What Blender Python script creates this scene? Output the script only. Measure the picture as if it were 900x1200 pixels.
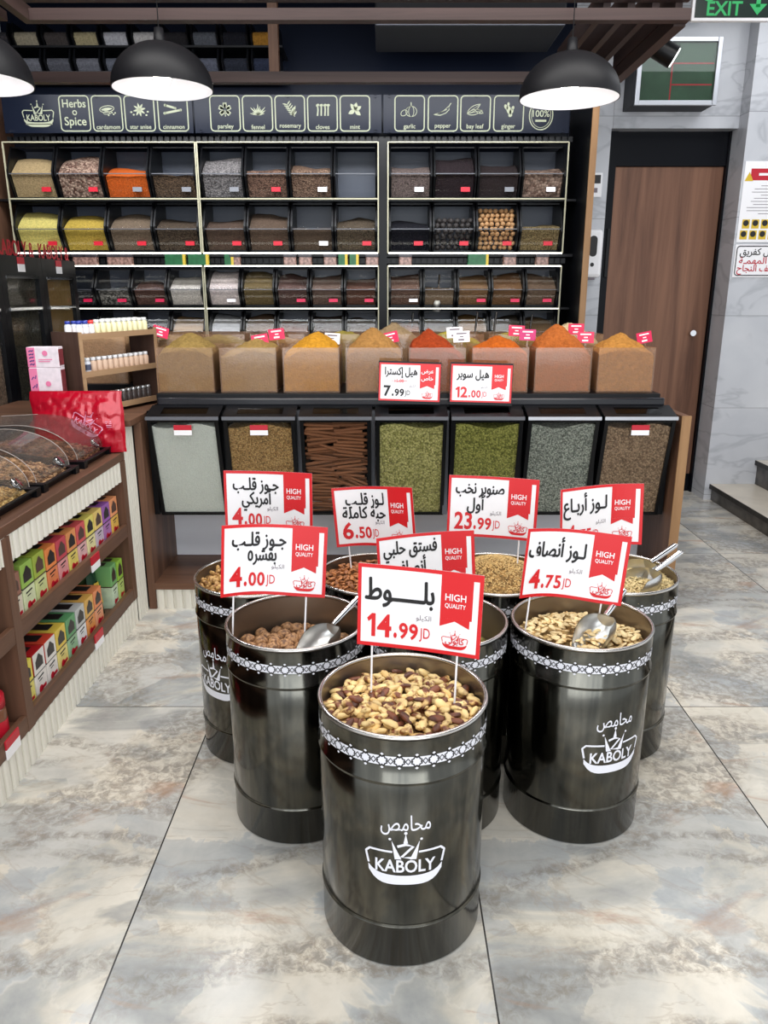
import bpy, math, random
from mathutils import Vector, Matrix, noise as mnoise
random.seed(7)
for _o in list(bpy.data.objects):
    bpy.data.objects.remove(_o)
SC = bpy.context.scene
COL = SC.collection
PI = math.pi
# ------------------------------------------------------------------ camera
CAM_H = 1.55
PITCH = math.radians(16.1)
cd = bpy.data.cameras.new('camera')
cd.sensor_fit = 'HORIZONTAL'; cd.sensor_width = 36; cd.lens = 36
cd.clip_start = 0.05; cd.clip_end = 60
cam = bpy.data.objects.new('camera', cd); COL.objects.link(cam)
cam.location = (0, 0, CAM_H); cam.rotation_euler = (PI / 2 - PITCH, 0, 0)
SC.camera = cam
# ------------------------------------------------------------------ world, lights, exposure
w = bpy.data.worlds.new('world'); SC.world = w; w.use_nodes = True
bg = w.node_tree.nodes['Background']
bg.inputs[0].default_value = (0.90, 0.95, 1.0, 1); bg.inputs[1].default_value = 0.85
def area(name, loc, rot, sx, sy, power, col=(1, 1, 1)):
    l = bpy.data.lights.new(name, 'AREA'); l.shape = 'RECTANGLE'; l.size = sx; l.size_y = sy
    l.energy = power; l.color = col
    o = bpy.data.objects.new(name, l); COL.objects.link(o); o.location = loc; o.rotation_euler = rot
    return o
area('ceiling_panel_light', (0.2, 0.6, 3.38), (0, 0, 0), 3.6, 1.2, 52, (1.0, 0.97, 0.93))
area('ceiling_panel_light', (0.2, 2.7, 3.38), (0, 0, 0), 4.0, 0.8, 52, (1.0, 0.98, 0.95))
area('ceiling_panel_light', (2.5, 4.6, 3.38), (0, 0, 0), 1.2, 1.6, 16, (0.93, 0.96, 1.0))
area('shopfront_daylight', (0.3, -3.2, 1.9), (PI / 2 * 0.98, 0, 0), 5.0, 2.6, 105, (0.92, 0.96, 1.0))
lw_ = area('added_shelf_fill', (-0.65, 4.70, 2.86), (math.radians(48), 0, 0), 3.6, 0.30, 28, (0.95, 0.97, 1.0)); lw_.data.spread = math.radians(130)  # unseen area light added to brighten the wall bins
SC.view_settings.view_transform = 'Standard'; SC.view_settings.look = 'None'
SC.view_settings.gamma = 1.0; SC.view_settings.use_curve_mapping = False
SC.view_settings.exposure = 0.40
SC.cycles.transparent_max_bounces = 24
SC.cycles.max_bounces = 8
SC.cycles.use_denoising = True
SC.cycles.sample_clamp_indirect = 6.0

# ------------------------------------------------------------------ materials
def s2l(c):
    return tuple(((x / 255) / 12.92 if x / 255 <= 0.04045 else ((x / 255 + 0.055) / 1.055) ** 2.4) for x in c)
_m = {}
def mat(name, rgb, rough=0.5, metal=0.0, emit=0.0, spec=0.5, bump=0.0, bscale=40, var=0.0, vscale=8):
    if name in _m: return _m[name]
    m = bpy.data.materials.new(name); m.use_nodes = True
    nt = m.node_tree; b = nt.nodes['Principled BSDF']
    c = (*s2l(rgb), 1)
    b.inputs['Base Color'].default_value = c
    b.inputs['Roughness'].default_value = rough; b.inputs['Metallic'].default_value = metal
    b.inputs['Specular IOR Level'].default_value = spec
    if emit:
        b.inputs['Emission Color'].default_value = c; b.inputs['Emission Strength'].default_value = emit
    if bump or var:
        tc = nt.nodes.new('ShaderNodeTexCoord')
    if var:
        n = nt.nodes.new('ShaderNodeTexNoise'); n.inputs['Scale'].default_value = vscale; n.inputs['Detail'].default_value = 5
        nt.links.new(tc.outputs['Object'], n.inputs['Vector'])
        r = nt.nodes.new('ShaderNodeValToRGB')
        r.color_ramp.elements[0].position = 0.3; r.color_ramp.elements[1].position = 0.7
        r.color_ramp.elements[0].color = tuple(max(0, x * (1 - var)) for x in c[:3]) + (1,)
        r.color_ramp.elements[1].color = tuple(min(1, x * (1 + var)) for x in c[:3]) + (1,)
        nt.links.new(n.outputs['Fac'], r.inputs[0]); nt.links.new(r.outputs[0], b.inputs['Base Color'])
    if bump:
        n = nt.nodes.new('ShaderNodeTexNoise'); n.inputs['Scale'].default_value = bscale; n.inputs['Detail'].default_value = 4
        nt.links.new(tc.outputs['Object'], n.inputs['Vector'])
        bm = nt.nodes.new('ShaderNodeBump'); bm.inputs['Strength'].default_value = bump; bm.inputs['Distance'].default_value = 0.01
        nt.links.new(n.outputs['Fac'], bm.inputs['Height']); nt.links.new(bm.outputs[0], b.inputs['Normal'])
    _m[name] = m
    return m
def powder(rgb, grain=0.18, scale=160):
    """fine spice: colour with small speckle and a soft bump"""
    k = 'powder_%d_%d_%d_%d' % (*rgb, scale)
    return mat(k, rgb, 0.95, 0, 0, 0.1, bump=0.9, bscale=scale, var=grain * 1.3, vscale=scale * 0.6)
def grains(c1, c2, scale=120, dark=0.35):
    """coarse seeds, leaves and pods: cells of two colours with dark gaps"""
    k = 'grains_%s_%s_%d' % (c1, c2, scale)
    if k in _m: return _m[k]
    m = bpy.data.materials.new('grains'); m.use_nodes = True; nt = m.node_tree; b = nt.nodes['Principled BSDF']
    b.inputs['Roughness'].default_value = 0.8; b.inputs['Specular IOR Level'].default_value = 0.2
    tc = nt.nodes.new('ShaderNodeTexCoord')
    v = nt.nodes.new('ShaderNodeTexVoronoi'); v.inputs['Scale'].default_value = scale
    nt.links.new(tc.outputs['Object'], v.inputs['Vector'])
    sp = nt.nodes.new('ShaderNodeSeparateColor'); nt.links.new(v.outputs['Color'], sp.inputs[0])
    mx = nt.nodes.new('ShaderNodeMix'); mx.data_type = 'RGBA'
    mx.inputs[6].default_value = (*s2l(c1), 1); mx.inputs[7].default_value = (*s2l(c2), 1)
    nt.links.new(sp.outputs[0], mx.inputs[0])
    r = nt.nodes.new('ShaderNodeValToRGB'); r.color_ramp.elements[0].position = 0.35; r.color_ramp.elements[1].position = 0.85
    r.color_ramp.elements[0].color = (1, 1, 1, 1); r.color_ramp.elements[1].color = (dark, dark, dark, 1)
    nt.links.new(v.outputs['Distance'], r.inputs[0])
    mu = nt.nodes.new('ShaderNodeMix'); mu.data_type = 'RGBA'; mu.blend_type = 'MULTIPLY'; mu.inputs[0].default_value = 1
    nt.links.new(mx.outputs[2], mu.inputs[6]); nt.links.new(r.outputs[0], mu.inputs[7])
    nt.links.new(mu.outputs[2], b.inputs['Base Color'])
    bm = nt.nodes.new('ShaderNodeBump'); bm.inputs['Strength'].default_value = 0.8; bm.inputs['Distance'].default_value = 0.006; bm.invert = True
    nt.links.new(v.outputs['Distance'], bm.inputs['Height']); nt.links.new(bm.outputs[0], b.inputs['Normal'])
    _m[k] = m
    return m
def wood(name, c1, c2, axis='Z', scale=1.0, rough=0.45):
    if name in _m: return _m[name]
    m = bpy.data.materials.new(name); m.use_nodes = True; nt = m.node_tree; b = nt.nodes['Principled BSDF']
    b.inputs['Roughness'].default_value = rough; b.inputs['Specular IOR Level'].default_value = 0.3
    tc = nt.nodes.new('ShaderNodeTexCoord'); mp = nt.nodes.new('ShaderNodeMapping')
    sc = {'Z': (14, 14, 0.7), 'X': (0.7, 14, 14), 'Y': (14, 0.7, 14)}[axis]
    mp.inputs['Scale'].default_value = tuple(x * scale for x in sc)
    nt.links.new(tc.outputs['Object'], mp.inputs['Vector'])
    n = nt.nodes.new('ShaderNodeTexNoise'); n.inputs['Scale'].default_value = 1.0; n.inputs['Detail'].default_value = 6
    n.inputs['Roughness'].default_value = 0.65; n.inputs['Distortion'].default_value = 0.6
    nt.links.new(mp.outputs[0], n.inputs['Vector'])
    r = nt.nodes.new('ShaderNodeValToRGB'); e = r.color_ramp.elements
    e[0].position = 0.3; e[1].position = 0.72; e[0].color = (*s2l(c1), 1); e[1].color = (*s2l(c2), 1)
    nt.links.new(n.outputs['Fac'], r.inputs[0]); nt.links.new(r.outputs[0], b.inputs['Base Color'])
    _m[name] = m
    return m
def clear(name, tint=(250, 251, 252), gloss=0.03, rough=0.08, fres=0.24, haze=0.0, hcol=(190, 150, 120)):
    """thin clear acrylic: mostly see-through with a mirror sheen that grows at grazing angles"""
    if name in _m: return _m[name]
    m = bpy.data.materials.new(name); m.use_nodes = True; nt = m.node_tree
    nt.nodes.remove(nt.nodes['Principled BSDF']); out = nt.nodes['Material Output']
    t = nt.nodes.new('ShaderNodeBsdfTransparent'); t.inputs[0].default_value = (*s2l(tint), 1)
    g = nt.nodes.new('ShaderNodeBsdfGlossy'); g.inputs['Roughness'].default_value = rough
    lw = nt.nodes.new('ShaderNodeLayerWeight'); lw.inputs[0].default_value = 0.25
    ma = nt.nodes.new('ShaderNodeMath'); ma.operation = 'MULTIPLY_ADD'; ma.inputs[1].default_value = fres; ma.inputs[2].default_value = gloss * 0.5
    nt.links.new(lw.outputs['Fresnel'], ma.inputs[0])
    mx = nt.nodes.new('ShaderNodeMixShader'); nt.links.new(ma.outputs[0], mx.inputs[0])
    nt.links.new(t.outputs[0], mx.inputs[1]); nt.links.new(g.outputs[0], mx.inputs[2])
    if haze:
        df = nt.nodes.new('ShaderNodeBsdfDiffuse'); df.inputs[0].default_value = (*s2l(hcol), 1)
        m2 = nt.nodes.new('ShaderNodeMixShader'); m2.inputs[0].default_value = haze
        nt.links.new(mx.outputs[0], m2.inputs[1]); nt.links.new(df.outputs[0], m2.inputs[2]); mx = m2
    nt.links.new(mx.outputs[0], out.inputs[0])
    _m[name] = m
    return m
def marble_tiles(name, floor=True):
    m = bpy.data.materials.new(name); m.use_nodes = True; nt = m.node_tree; b = nt.nodes['Principled BSDF']
    L = nt.links.new
    def nd(t, **k):
        n = nt.nodes.new(t)
        for a, v in k.items(): setattr(n, a, v)
        return n
    def mth(op, a, b_=None, c=None):
        n = nd('ShaderNodeMath', operation=op)
        for i, v in enumerate((a, b_, c)):
            if v is None: continue
            if isinstance(v, (int, float)): n.inputs[i].default_value = v
            else: L(v, n.inputs[i])
        return n.outputs[0]
    tc = nd('ShaderNodeTexCoord'); sx = nd('ShaderNodeSeparateXYZ'); L(tc.outputs['Object'], sx.inputs[0])
    def ramp(fac, stops):
        r = nd('ShaderNodeValToRGB'); e = r.color_ramp.elements
        while len(e) < len(stops): e.new(0.5)
        for i, (p, c) in enumerate(stops):
            e[i].position = p; e[i].color = (*s2l(c), 1)
        L(fac, r.inputs[0]); return r.outputs[0]
    def mix(f, a, c, mode='MIX'):
        n = nd('ShaderNodeMix', data_type='RGBA', blend_type=mode)
        if isinstance(f, float): n.inputs[0].default_value = f
        else: L(f, n.inputs[0])
        for s, v in ((6, a), (7, c)):
            if isinstance(v, tuple): n.inputs[s].default_value = (*s2l(v), 1)
            else: L(v, n.inputs[s])
        return n.outputs[2]
    if floor:
        u = mth('FLOORED_MODULO', mth('ADD', sx.outputs[0], 0.647), 0.9)
        v = mth('FLOORED_MODULO', mth('ADD', sx.outputs[1], -2.65), 1.8)
        gw = 0.0022; Tu, Tv = 0.9, 1.8
    else:
        u = mth('FLOORED_MODULO', mth('ADD', mth('ADD', sx.outputs[0], sx.outputs[1]), 0.55), 1.333)
        v = mth('FLOORED_MODULO', mth('ADD', sx.outputs[2], -0.708), 0.6665)
        gw = 0.0018; Tu, Tv = 1.333, 0.6665
    cb = nd('ShaderNodeCombineXYZ'); L(u, cb.inputs[0]); L(v, cb.inputs[1])
    if not floor:
        ti = mth('FLOOR', mth('DIVIDE', mth('ADD', sx.outputs[2], -0.708), 0.6665)); L(mth('MULTIPLY', ti, 3.7), cb.inputs[2])
    def noise(sc, det=6, dist=0.0, off=(0, 0, 0), rgh=0.55, rot=0.0, stretch=(1, 1, 1)):
        mp = nd('ShaderNodeMapping'); mp.inputs['Location'].default_value = off; mp.inputs['Rotation'].default_value = (0, 0, rot); mp.inputs['Scale'].default_value = stretch
        L(cb.outputs[0], mp.inputs[0])
        n = nd('ShaderNodeTexNoise'); n.inputs['Scale'].default_value = sc; n.inputs['Detail'].default_value = det
        n.inputs['Distortion'].default_value = dist; n.inputs['Roughness'].default_value = rgh
        L(mp.outputs[0], n.inputs[0]); return n
    if floor:
        n1 = noise(1.2, 8, 1.1, (3.1, 1.7, 0), 0.58, 0.6, (1, 1.6, 1))
        base = ramp(n1.outputs['Fac'], [(0.30, (148, 152, 155)), (0.42, (182, 183, 181)), (0.51, (212, 207, 197)), (0.62, (225, 219, 208)), (0.76, (206, 203, 196))])
        nw = noise(2.4, 6, 0.6, (9, 2, 0), 0.6)
        vm = nd('ShaderNodeVectorMath', operation='MULTIPLY_ADD'); vm.inputs[1].default_value = (0.55, 0.55, 0.55)
        L(nw.outputs['Color'], vm.inputs[0]); L(cb.outputs[0], vm.inputs[2])
        nm = noise(1.3, 3, 0, (5, 8, 0)); msk = ramp(nm.outputs['Fac'], [(0.38, (0, 0, 0)), (0.60, (255, 255, 255))])
        vo2 = nd('ShaderNodeTexVoronoi', feature='SMOOTH_F1'); vo2.inputs['Scale'].default_value = 3.4; vo2.inputs['Smoothness'].default_value = 0.08; L(vm.outputs[0], vo2.inputs[0])
        sp = nd('ShaderNodeSeparateColor'); L(vo2.outputs['Color'], sp.inputs[0])
        base = mix(ramp(sp.outputs[0], [(0.50, (0, 0, 0)), (0.72, (200, 200, 200))]), base, (176, 182, 188))
        base = mix(ramp(sp.outputs[1], [(0.55, (0, 0, 0)), (0.80, (170, 170, 170))]), base, (228, 222, 212))
        vo = nd('ShaderNodeTexVoronoi', feature='DISTANCE_TO_EDGE'); vo.inputs['Scale'].default_value = 3.4; L(vm.outputs[0], vo.inputs[0])
        rim = ramp(vo.outputs['Distance'], [(0.0, (170, 170, 170)), (0.04, (110, 110, 110)), (0.20, (0, 0, 0))])
        base = mix(mix(1.0, rim, msk, 'MULTIPLY'), base, (234, 229, 219))
        n2 = noise(1.0, 5, 0.8, (1.2, 6.4, 0), 0.55, 0.75, (1, 2.2, 1))
        n3 = noise(34, 6, 0.6, (0, 0, 0), 0.72)
        band = ramp(n2.outputs['Fac'], [(0.44, (0, 0, 0)), (0.50, (255, 255, 255)), (0.55, (255, 255, 255)), (0.61, (0, 0, 0))])
        gr = ramp(n3.outputs['Fac'], [(0.40, (0, 0, 0)), (0.60, (210, 210, 210))])
        base = mix(mix(1.0, band, gr, 'MULTIPLY'), base, (140, 131, 118))
        n6 = noise(1.0, 5, 0.9, (4.2, 1.4, 0), 0.55, 0.75, (1, 2.4, 1))
        base = mix(ramp(n6.outputs['Fac'], [(0.56, (0, 0, 0)), (0.60, (190, 190, 190)), (0.70, (130, 130, 130))]), base, (144, 147, 148))
        n4 = noise(3.0, 7, 0.8, (7.7, 3.3, 0), 0.62, 0.8, (1, 2.2, 1))
        base = mix(ramp(n4.outputs['Fac'], [(0.60, (0, 0, 0)), (0.74, (210, 210, 210))]), base, (176, 134, 98))
        n7 = noise(9, 8, 0.8, (2.7, 5.1, 0), 0.65)
        base = mix(0.35, base, ramp(n7.outputs['Fac'], [(0.32, (96, 96, 96)), (0.68, (168, 166, 160))]), 'OVERLAY')
        n5 = noise(1.5, 7, 1.4, (2, 2, 0), 0.6, 0.5, (1, 1.8, 1))
        base = mix(ramp(n5.outputs['Fac'], [(0.486, (0, 0, 0)), (0.5, (150, 150, 150)), (0.514, (0, 0, 0))]), base, (156, 140, 122))
        b.inputs['Roughness'].default_value = 0.24; b.inputs['Specular IOR Level'].default_value = 0.35
        grout = (48, 46, 44)
    else:
        n1 = noise(1.4, 4, 0.8)
        base = ramp(n1.outputs['Fac'], [(0.3, (186, 188, 194)), (0.7, (204, 205, 209))])
        n5 = noise(1.1, 4, 1.2, (2, 2, 0), 0.5, 0.7, (1, 2.4, 1))
        base = mix(ramp(n5.outputs['Fac'], [(0.46, (0, 0, 0)), (0.5, (190, 190, 190)), (0.53, (0, 0, 0))]), base, (158, 160, 166))
        b.inputs['Roughness'].default_value = 0.16; b.inputs['Specular IOR Level'].default_value = 0.4
        grout = (142, 142, 146)
    gu = mth('MINIMUM', u, mth('SUBTRACT', Tu, u)); gv = mth('MINIMUM', v, mth('SUBTRACT', Tv, v))
    g = mth('LESS_THAN', mth('MINIMUM', gu, gv), gw)
    L(mix(g, base, grout), b.inputs['Base Color'])
    return m
def drum_steel():
    m = mat('dark_drum_steel', (100, 99, 93), 0.14, 1.0, bump=0.03, bscale=9); nt = m.node_tree; b = nt.nodes['Principled BSDF']
    tc = nt.nodes.new('ShaderNodeTexCoord'); mp = nt.nodes.new('ShaderNodeMapping'); mp.inputs['Scale'].default_value = (26, 26, 2.2)
    n = nt.nodes.new('ShaderNodeTexNoise'); n.inputs['Scale'].default_value = 1; n.inputs['Detail'].default_value = 6; n.inputs['Distortion'].default_value = .5
    r = nt.nodes.new('ShaderNodeValToRGB'); r.color_ramp.elements[0].position = .3; r.color_ramp.elements[1].position = .72
    r.color_ramp.elements[0].color = (*s2l((74, 74, 70)), 1); r.color_ramp.elements[1].color = (*s2l((108, 106, 98)), 1)
    nt.links.new(tc.outputs['Object'], mp.inputs[0]); nt.links.new(mp.outputs[0], n.inputs[0]); nt.links.new(n.outputs['Fac'], r.inputs[0]); nt.links.new(r.outputs[0], b.inputs['Base Color'])
    return m
M_FLOOR = marble_tiles('floor_marble'); M_TILE = marble_tiles('wall_tile', False)
M_BLACK = mat('black_laminate', (8, 9, 13), 0.38, spec=0.25)
M_BLACKP = mat('black_plastic', (9, 10, 13), 0.34, spec=0.25)
M_NAVY = mat('dark_glossy_back', (18, 23, 36), 0.25, spec=0.1)
M_DARKW = mat('dark_wall_paint', (28, 30, 38), 0.6)
M_CEIL = mat('ceiling_dark', (34, 34, 38), 0.8)
M_WALN = wood('walnut', (74, 50, 38), (118, 84, 64), 'Y')
M_WALNX = wood('walnut_x', (74, 50, 38), (118, 84, 64), 'X')
M_WALNZ = wood('walnut_z', (78, 54, 42), (124, 90, 70), 'Z')
M_DOOR = wood('door_veneer', (84, 56, 44), (142, 102, 80), 'Z', 0.7, 0.4)
M_WALD = wood('dark_walnut', (56, 40, 34), (84, 62, 52), 'Z')
M_OAK = wood('oak_edge', (132, 98, 66), (168, 130, 92), 'Z')
M_OAKX = wood('oak_light', (150, 118, 88), (182, 150, 116), 'X')
M_DARKWOOD = wood('dark_beam_wood', (52, 40, 39), (80, 62, 59), 'X')
M_DARKWOODY = wood('dark_beam_wood_y', (56, 44, 42), (84, 66, 62), 'Y')
M_FLUTE = mat('white_fluted', (226, 222, 210), 0.5)
M_WHITE = mat('white_laminate', (238, 240, 246), 0.5)
M_CARD = mat('white_card', (246, 244, 246), 0.4)
M_RED = mat('red_print', (214, 26, 34), 0.4)
M_CRIM = mat('crimson_print', (190, 22, 44), 0.4)
M_PINKT = mat('pink_tag', (216, 34, 82), 0.4)
M_INK = mat('black_ink', (18, 16, 18), 0.5)
M_GREYINK = mat('grey_ink', (120, 110, 118), 0.5)
M_STEEL = mat('stainless', (214, 214, 212), 0.34, 1.0, bump=0.02, bscale=12)
M_DRUM = drum_steel()
M_DRUMIN = mat('drum_inside', (150, 140, 128), 0.35, 0.9)
M_RIM = mat('drum_rim', (190, 186, 182), 0.25, 1.0)
M_DECAL = mat('white_decal', (232, 232, 240), 0.4)
M_CHROME = mat('chrome', (225, 225, 228), 0.12, 1.0)
M_ALU = mat('aluminium', (190, 192, 198), 0.35, 0.8)
M_CLEAR = clear('clear_acrylic')
M_CLEARB = clear('box_acrylic', (250, 249, 248), 0.06, haze=0.16)
M_LIP = mat('acrylic_lip', (96, 98, 104), 0.3)
M_DOME = clear('dome_acrylic', (246, 244, 242), 0.16, 0.09, 0.6, 0.05, (200, 190, 184))
M_SMOKE = clear('smoked_glass', (150, 146, 140), 0.12)
M_LED = mat('led_strip', (255, 252, 240), 0.5, emit=2.2)
M_CREAMLINE = mat('cream_rail', (176, 172, 146), 0.4, emit=0.0)
M_ICON = mat('cream_print', (150, 154, 132), 0.6, spec=.2)
M_BINBACK = mat('bin_back_grey', (62, 68, 82), 0.4)
M_BULB = mat('lit_bulb', (255, 250, 240), 0.5, emit=7)
M_SHADEIN = mat('lamp_inside_white', (240, 240, 246), 0.6)
M_SHADE = mat('lamp_black', (18, 18, 22), 0.5, spec=0.3)

# ------------------------------------------------------------------ mesh helpers
class MB:
    def __init__(s): s.v = []; s.f = []; s.mi = []; s.sm = []
    def add(s, vs, fs, mi=0, smooth=False):
        o = len(s.v); s.v += [tuple(p) for p in vs]
        for f in fs:
            s.f.append(tuple(i + o for i in f)); s.mi.append(mi); s.sm.append(smooth)
        return s
    def box(s, a, b, mi=0, bev=0.0):
        x0, y0, z0 = a; x1, y1, z1 = b
        if bev <= 0:
            return s.add([(x0, y0, z0), (x1, y0, z0), (x1, y1, z0), (x0, y1, z0), (x0, y0, z1), (x1, y0, z1), (x1, y1, z1), (x0, y1, z1)],
                         [(0, 3, 2, 1), (4, 5, 6, 7), (0, 1, 5, 4), (1, 2, 6, 5), (2, 3, 7, 6), (3, 0, 4, 7)], mi)
        import bmesh
        bm = bmesh.new()
        bmesh.ops.create_cube(bm, size=1.0, matrix=Matrix.Translation(((x0 + x1) / 2, (y0 + y1) / 2, (z0 + z1) / 2)) @ Matrix.Diagonal((x1 - x0, y1 - y0, z1 - z0, 1)))
        bmesh.ops.bevel(bm, geom=bm.edges[:] , offset=bev, segments=2, profile=0.5, affect='EDGES')
        bm.verts.index_update()
        s.add([v.co[:] for v in bm.verts], [[v.index for v in f.verts] for f in bm.faces], mi); bm.free()
        return s
    def tube(s, pts, r, n=10, mi=0, cap=True):
        pts = [Vector(p) for p in pts]; rs = r if isinstance(r, (list, tuple)) else [r] * len(pts)
        base = []; up = None
        for i, p in enumerate(pts):
            d = (pts[min(i + 1, len(pts) - 1)] - pts[max(i - 1, 0)]).normalized()
            if up is None: up = Vector((0, 0, 1)) if abs(d.z) < 0.9 else Vector((1, 0, 0))
            a = d.cross(up).normalized(); b = a.cross(d).normalized(); up = b
            base += [p + a * math.cos(t * 2 * PI / n) * rs[i] + b * math.sin(t * 2 * PI / n) * rs[i] for t in range(n)]
        fs = []
        for i in range(len(pts) - 1):
            for t in range(n):
                fs.append((i * n + t, i * n + (t + 1) % n, (i + 1) * n + (t + 1) % n, (i + 1) * n + t))
        s.add(base, fs, mi, True)
        if cap:
            k = len(pts) - 1
            s.add(base[:n], [tuple(range(n))[::-1]], mi); s.add(base[k * n:], [tuple(range(n))], mi)
        return s
    def lathe(s, prof, n=48, mi=0, c=(0, 0, 0), smooth=True):
        vs = []; fs = []
        for (r, z) in prof:
            for t in range(n):
                a = 2 * PI * t / n; vs.append((c[0] + r * math.cos(a), c[1] + r * math.sin(a), c[2] + z))
        for i in range(len(prof) - 1):
            for t in range(n):
                fs.append((i * n + t, i * n + (t + 1) % n, (i + 1) * n + (t + 1) % n, (i + 1) * n + t))
        return s.add(vs, fs, mi, smooth)
    def prism(s, poly, d0, d1, axis='X', mi=0):
        """extrude a 2-D polygon along an axis; poly in the two other axes in order"""
        n = len(poly)
        def P(q, d): return {'X': (d, q[0], q[1]), 'Y': (q[0], d, q[1]), 'Z': (q[0], q[1], d)}[axis]
        vs = [P(q, d0) for q in poly] + [P(q, d1) for q in poly]
        fs = [tuple(range(n))[::-1], tuple(range(n, 2 * n))] + [(i, (i + 1) % n, n + (i + 1) % n, n + i) for i in range(n)]
        return s.add(vs, fs, mi)
    def grid(s, fn, nu, nv, mi=0, smooth=True):
        vs = [fn(i / nu, j / nv) for j in range(nv + 1) for i in range(nu + 1)]
        fs = [(j * (nu + 1) + i, j * (nu + 1) + i + 1, (j + 1) * (nu + 1) + i + 1, (j + 1) * (nu + 1) + i) for j in range(nv) for i in range(nu)]
        return s.add(vs, fs, mi, smooth)
    def mesh(s, name, mats):
        me = bpy.data.meshes.new(name); me.from_pydata(s.v, [], s.f)
        if not isinstance(mats, (list, tuple)): mats = [mats]
        for m in mats: me.materials.append(m)
        me.polygons.foreach_set('material_index', s.mi); me.polygons.foreach_set('use_smooth', s.sm)
        me.validate(); me.update()
        return me
    def obj(s, name, mats, parent=None, loc=None, rot=None):
        o = bpy.data.objects.new(name, s.mesh(name, mats)); COL.objects.link(o)
        if parent is not None: o.parent = parent
        if loc is not None: o.location = loc
        if rot is not None: o.rotation_euler = rot
        return o
def tag(o, label, cat, group=None, kind=None):
    o['label'] = label; o['category'] = cat
    if group: o['group'] = group
    if kind: o['kind'] = kind
    return o
def thing(name, label, cat, loc=(0, 0, 0), rot=(0, 0, 0), group=None):
    o = bpy.data.objects.new(name, None); o.empty_display_size = 0.05; COL.objects.link(o)
    o.location = loc; o.rotation_euler = rot if not isinstance(rot, (int, float)) else (0, 0, rot)
    return tag(o, label, cat, group)
def struct(o): o['kind'] = 'structure'; return o
def dup(root, loc=None, rot=None, label=None, group=None):
    r = root.copy(); COL.objects.link(r)
    if loc is not None: r.location = loc
    if rot is not None: r.rotation_euler = rot
    if label: r['label'] = label
    if group: r['group'] = group
    for ch in root.children:
        c = ch.copy(); COL.objects.link(c); c.parent = r
        for g in ch.children:
            d = g.copy(); COL.objects.link(d); d.parent = c
    return r
def inst(me, name, loc, rot, scl, label, cat, group):
    o = bpy.data.objects.new(name, me); COL.objects.link(o); o.location = loc; o.rotation_euler = rot; o.scale = scl
    return tag(o, label, cat, group)
# ---- lettering: Arabic letters are joined with presentation forms, laid out right to left
_AR = {'ا': (0xFE8D, 2), 'أ': (0xFE83, 2), 'إ': (0xFE87, 2), 'آ': (0xFE81, 2), 'ب': (0xFE8F, 4), 'ة': (0xFE93, 2), 'ت': (0xFE95, 4), 'ج': (0xFE9D, 4), 'ح': (0xFEA1, 4),
       'خ': (0xFEA5, 4), 'د': (0xFEA9, 2), 'ر': (0xFEAD, 2), 'ز': (0xFEAF, 2), 'س': (0xFEB1, 4), 'ش': (0xFEB5, 4), 'ص': (0xFEB9, 4), 'ض': (0xFEBD, 4), 'ط': (0xFEC1, 4),
       'ع': (0xFEC9, 4), 'ف': (0xFED1, 4), 'ق': (0xFED5, 4), 'ك': (0xFED9, 4), 'ل': (0xFEDD, 4), 'م': (0xFEE1, 4), 'ن': (0xFEE5, 4), 'ه': (0xFEE9, 4), 'و': (0xFEED, 2), 'ي': (0xFEF1, 4), 'ئ': (0xFE89, 4), 'ء': (0xFE80, 1)}
def arabic(t):
    out = []
    for w_ in t.split(' '):
        g = ''
        for i, ch in enumerate(w_):
            if ch == 'ـ': g += 'ـ'; continue
            if ch not in _AR: g += ch; continue
            b, n = _AR[ch]
            pv = i > 0 and (w_[i - 1] == 'ـ' or _AR.get(w_[i - 1], (0, 0))[1] == 4)
            nx = n == 4 and i < len(w_) - 1 and (w_[i + 1] == 'ـ' or w_[i + 1] in _AR)
            if ch == 'ه' and not pv and not nx: g += '٥'; continue
            g += chr(b + (3 if (pv and nx) else 1 if pv else 2 if nx else 0))
        out.append(g[::-1])
    return ' '.join(out[::-1])
_tc = {}
def text2d(body, bold=0.0, shear=0.0):
    """outline letters of the built-in font as flat (x, y) geometry, 1 em tall, with its bounds"""
    k = (body, bold, shear)
    if k in _tc: return _tc[k]
    c = bpy.data.curves.new('lettering', 'FONT'); c.body = body; c.resolution_u = 2 if any(ord(q) > 127 for q in body) else 3; c.offset = bold; c.shear = shear
    o = bpy.data.objects.new('lettering', c); COL.objects.link(o)
    dg = bpy.context.evaluated_depsgraph_get(); dg.update()
    me = bpy.data.meshes.new_from_object(o.evaluated_get(dg))
    vs = [(v.co.x, v.co.y) for v in me.vertices]; fs = [tuple(p.vertices) for p in me.polygons]
    bpy.data.objects.remove(o); bpy.data.curves.remove(c); bpy.data.meshes.remove(me)
    xs = [v[0] for v in vs] or [0]; ys = [v[1] for v in vs] or [0]
    _tc[k] = (vs, fs, (min(xs), max(xs), min(ys), max(ys)))
    return _tc[k]
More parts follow.
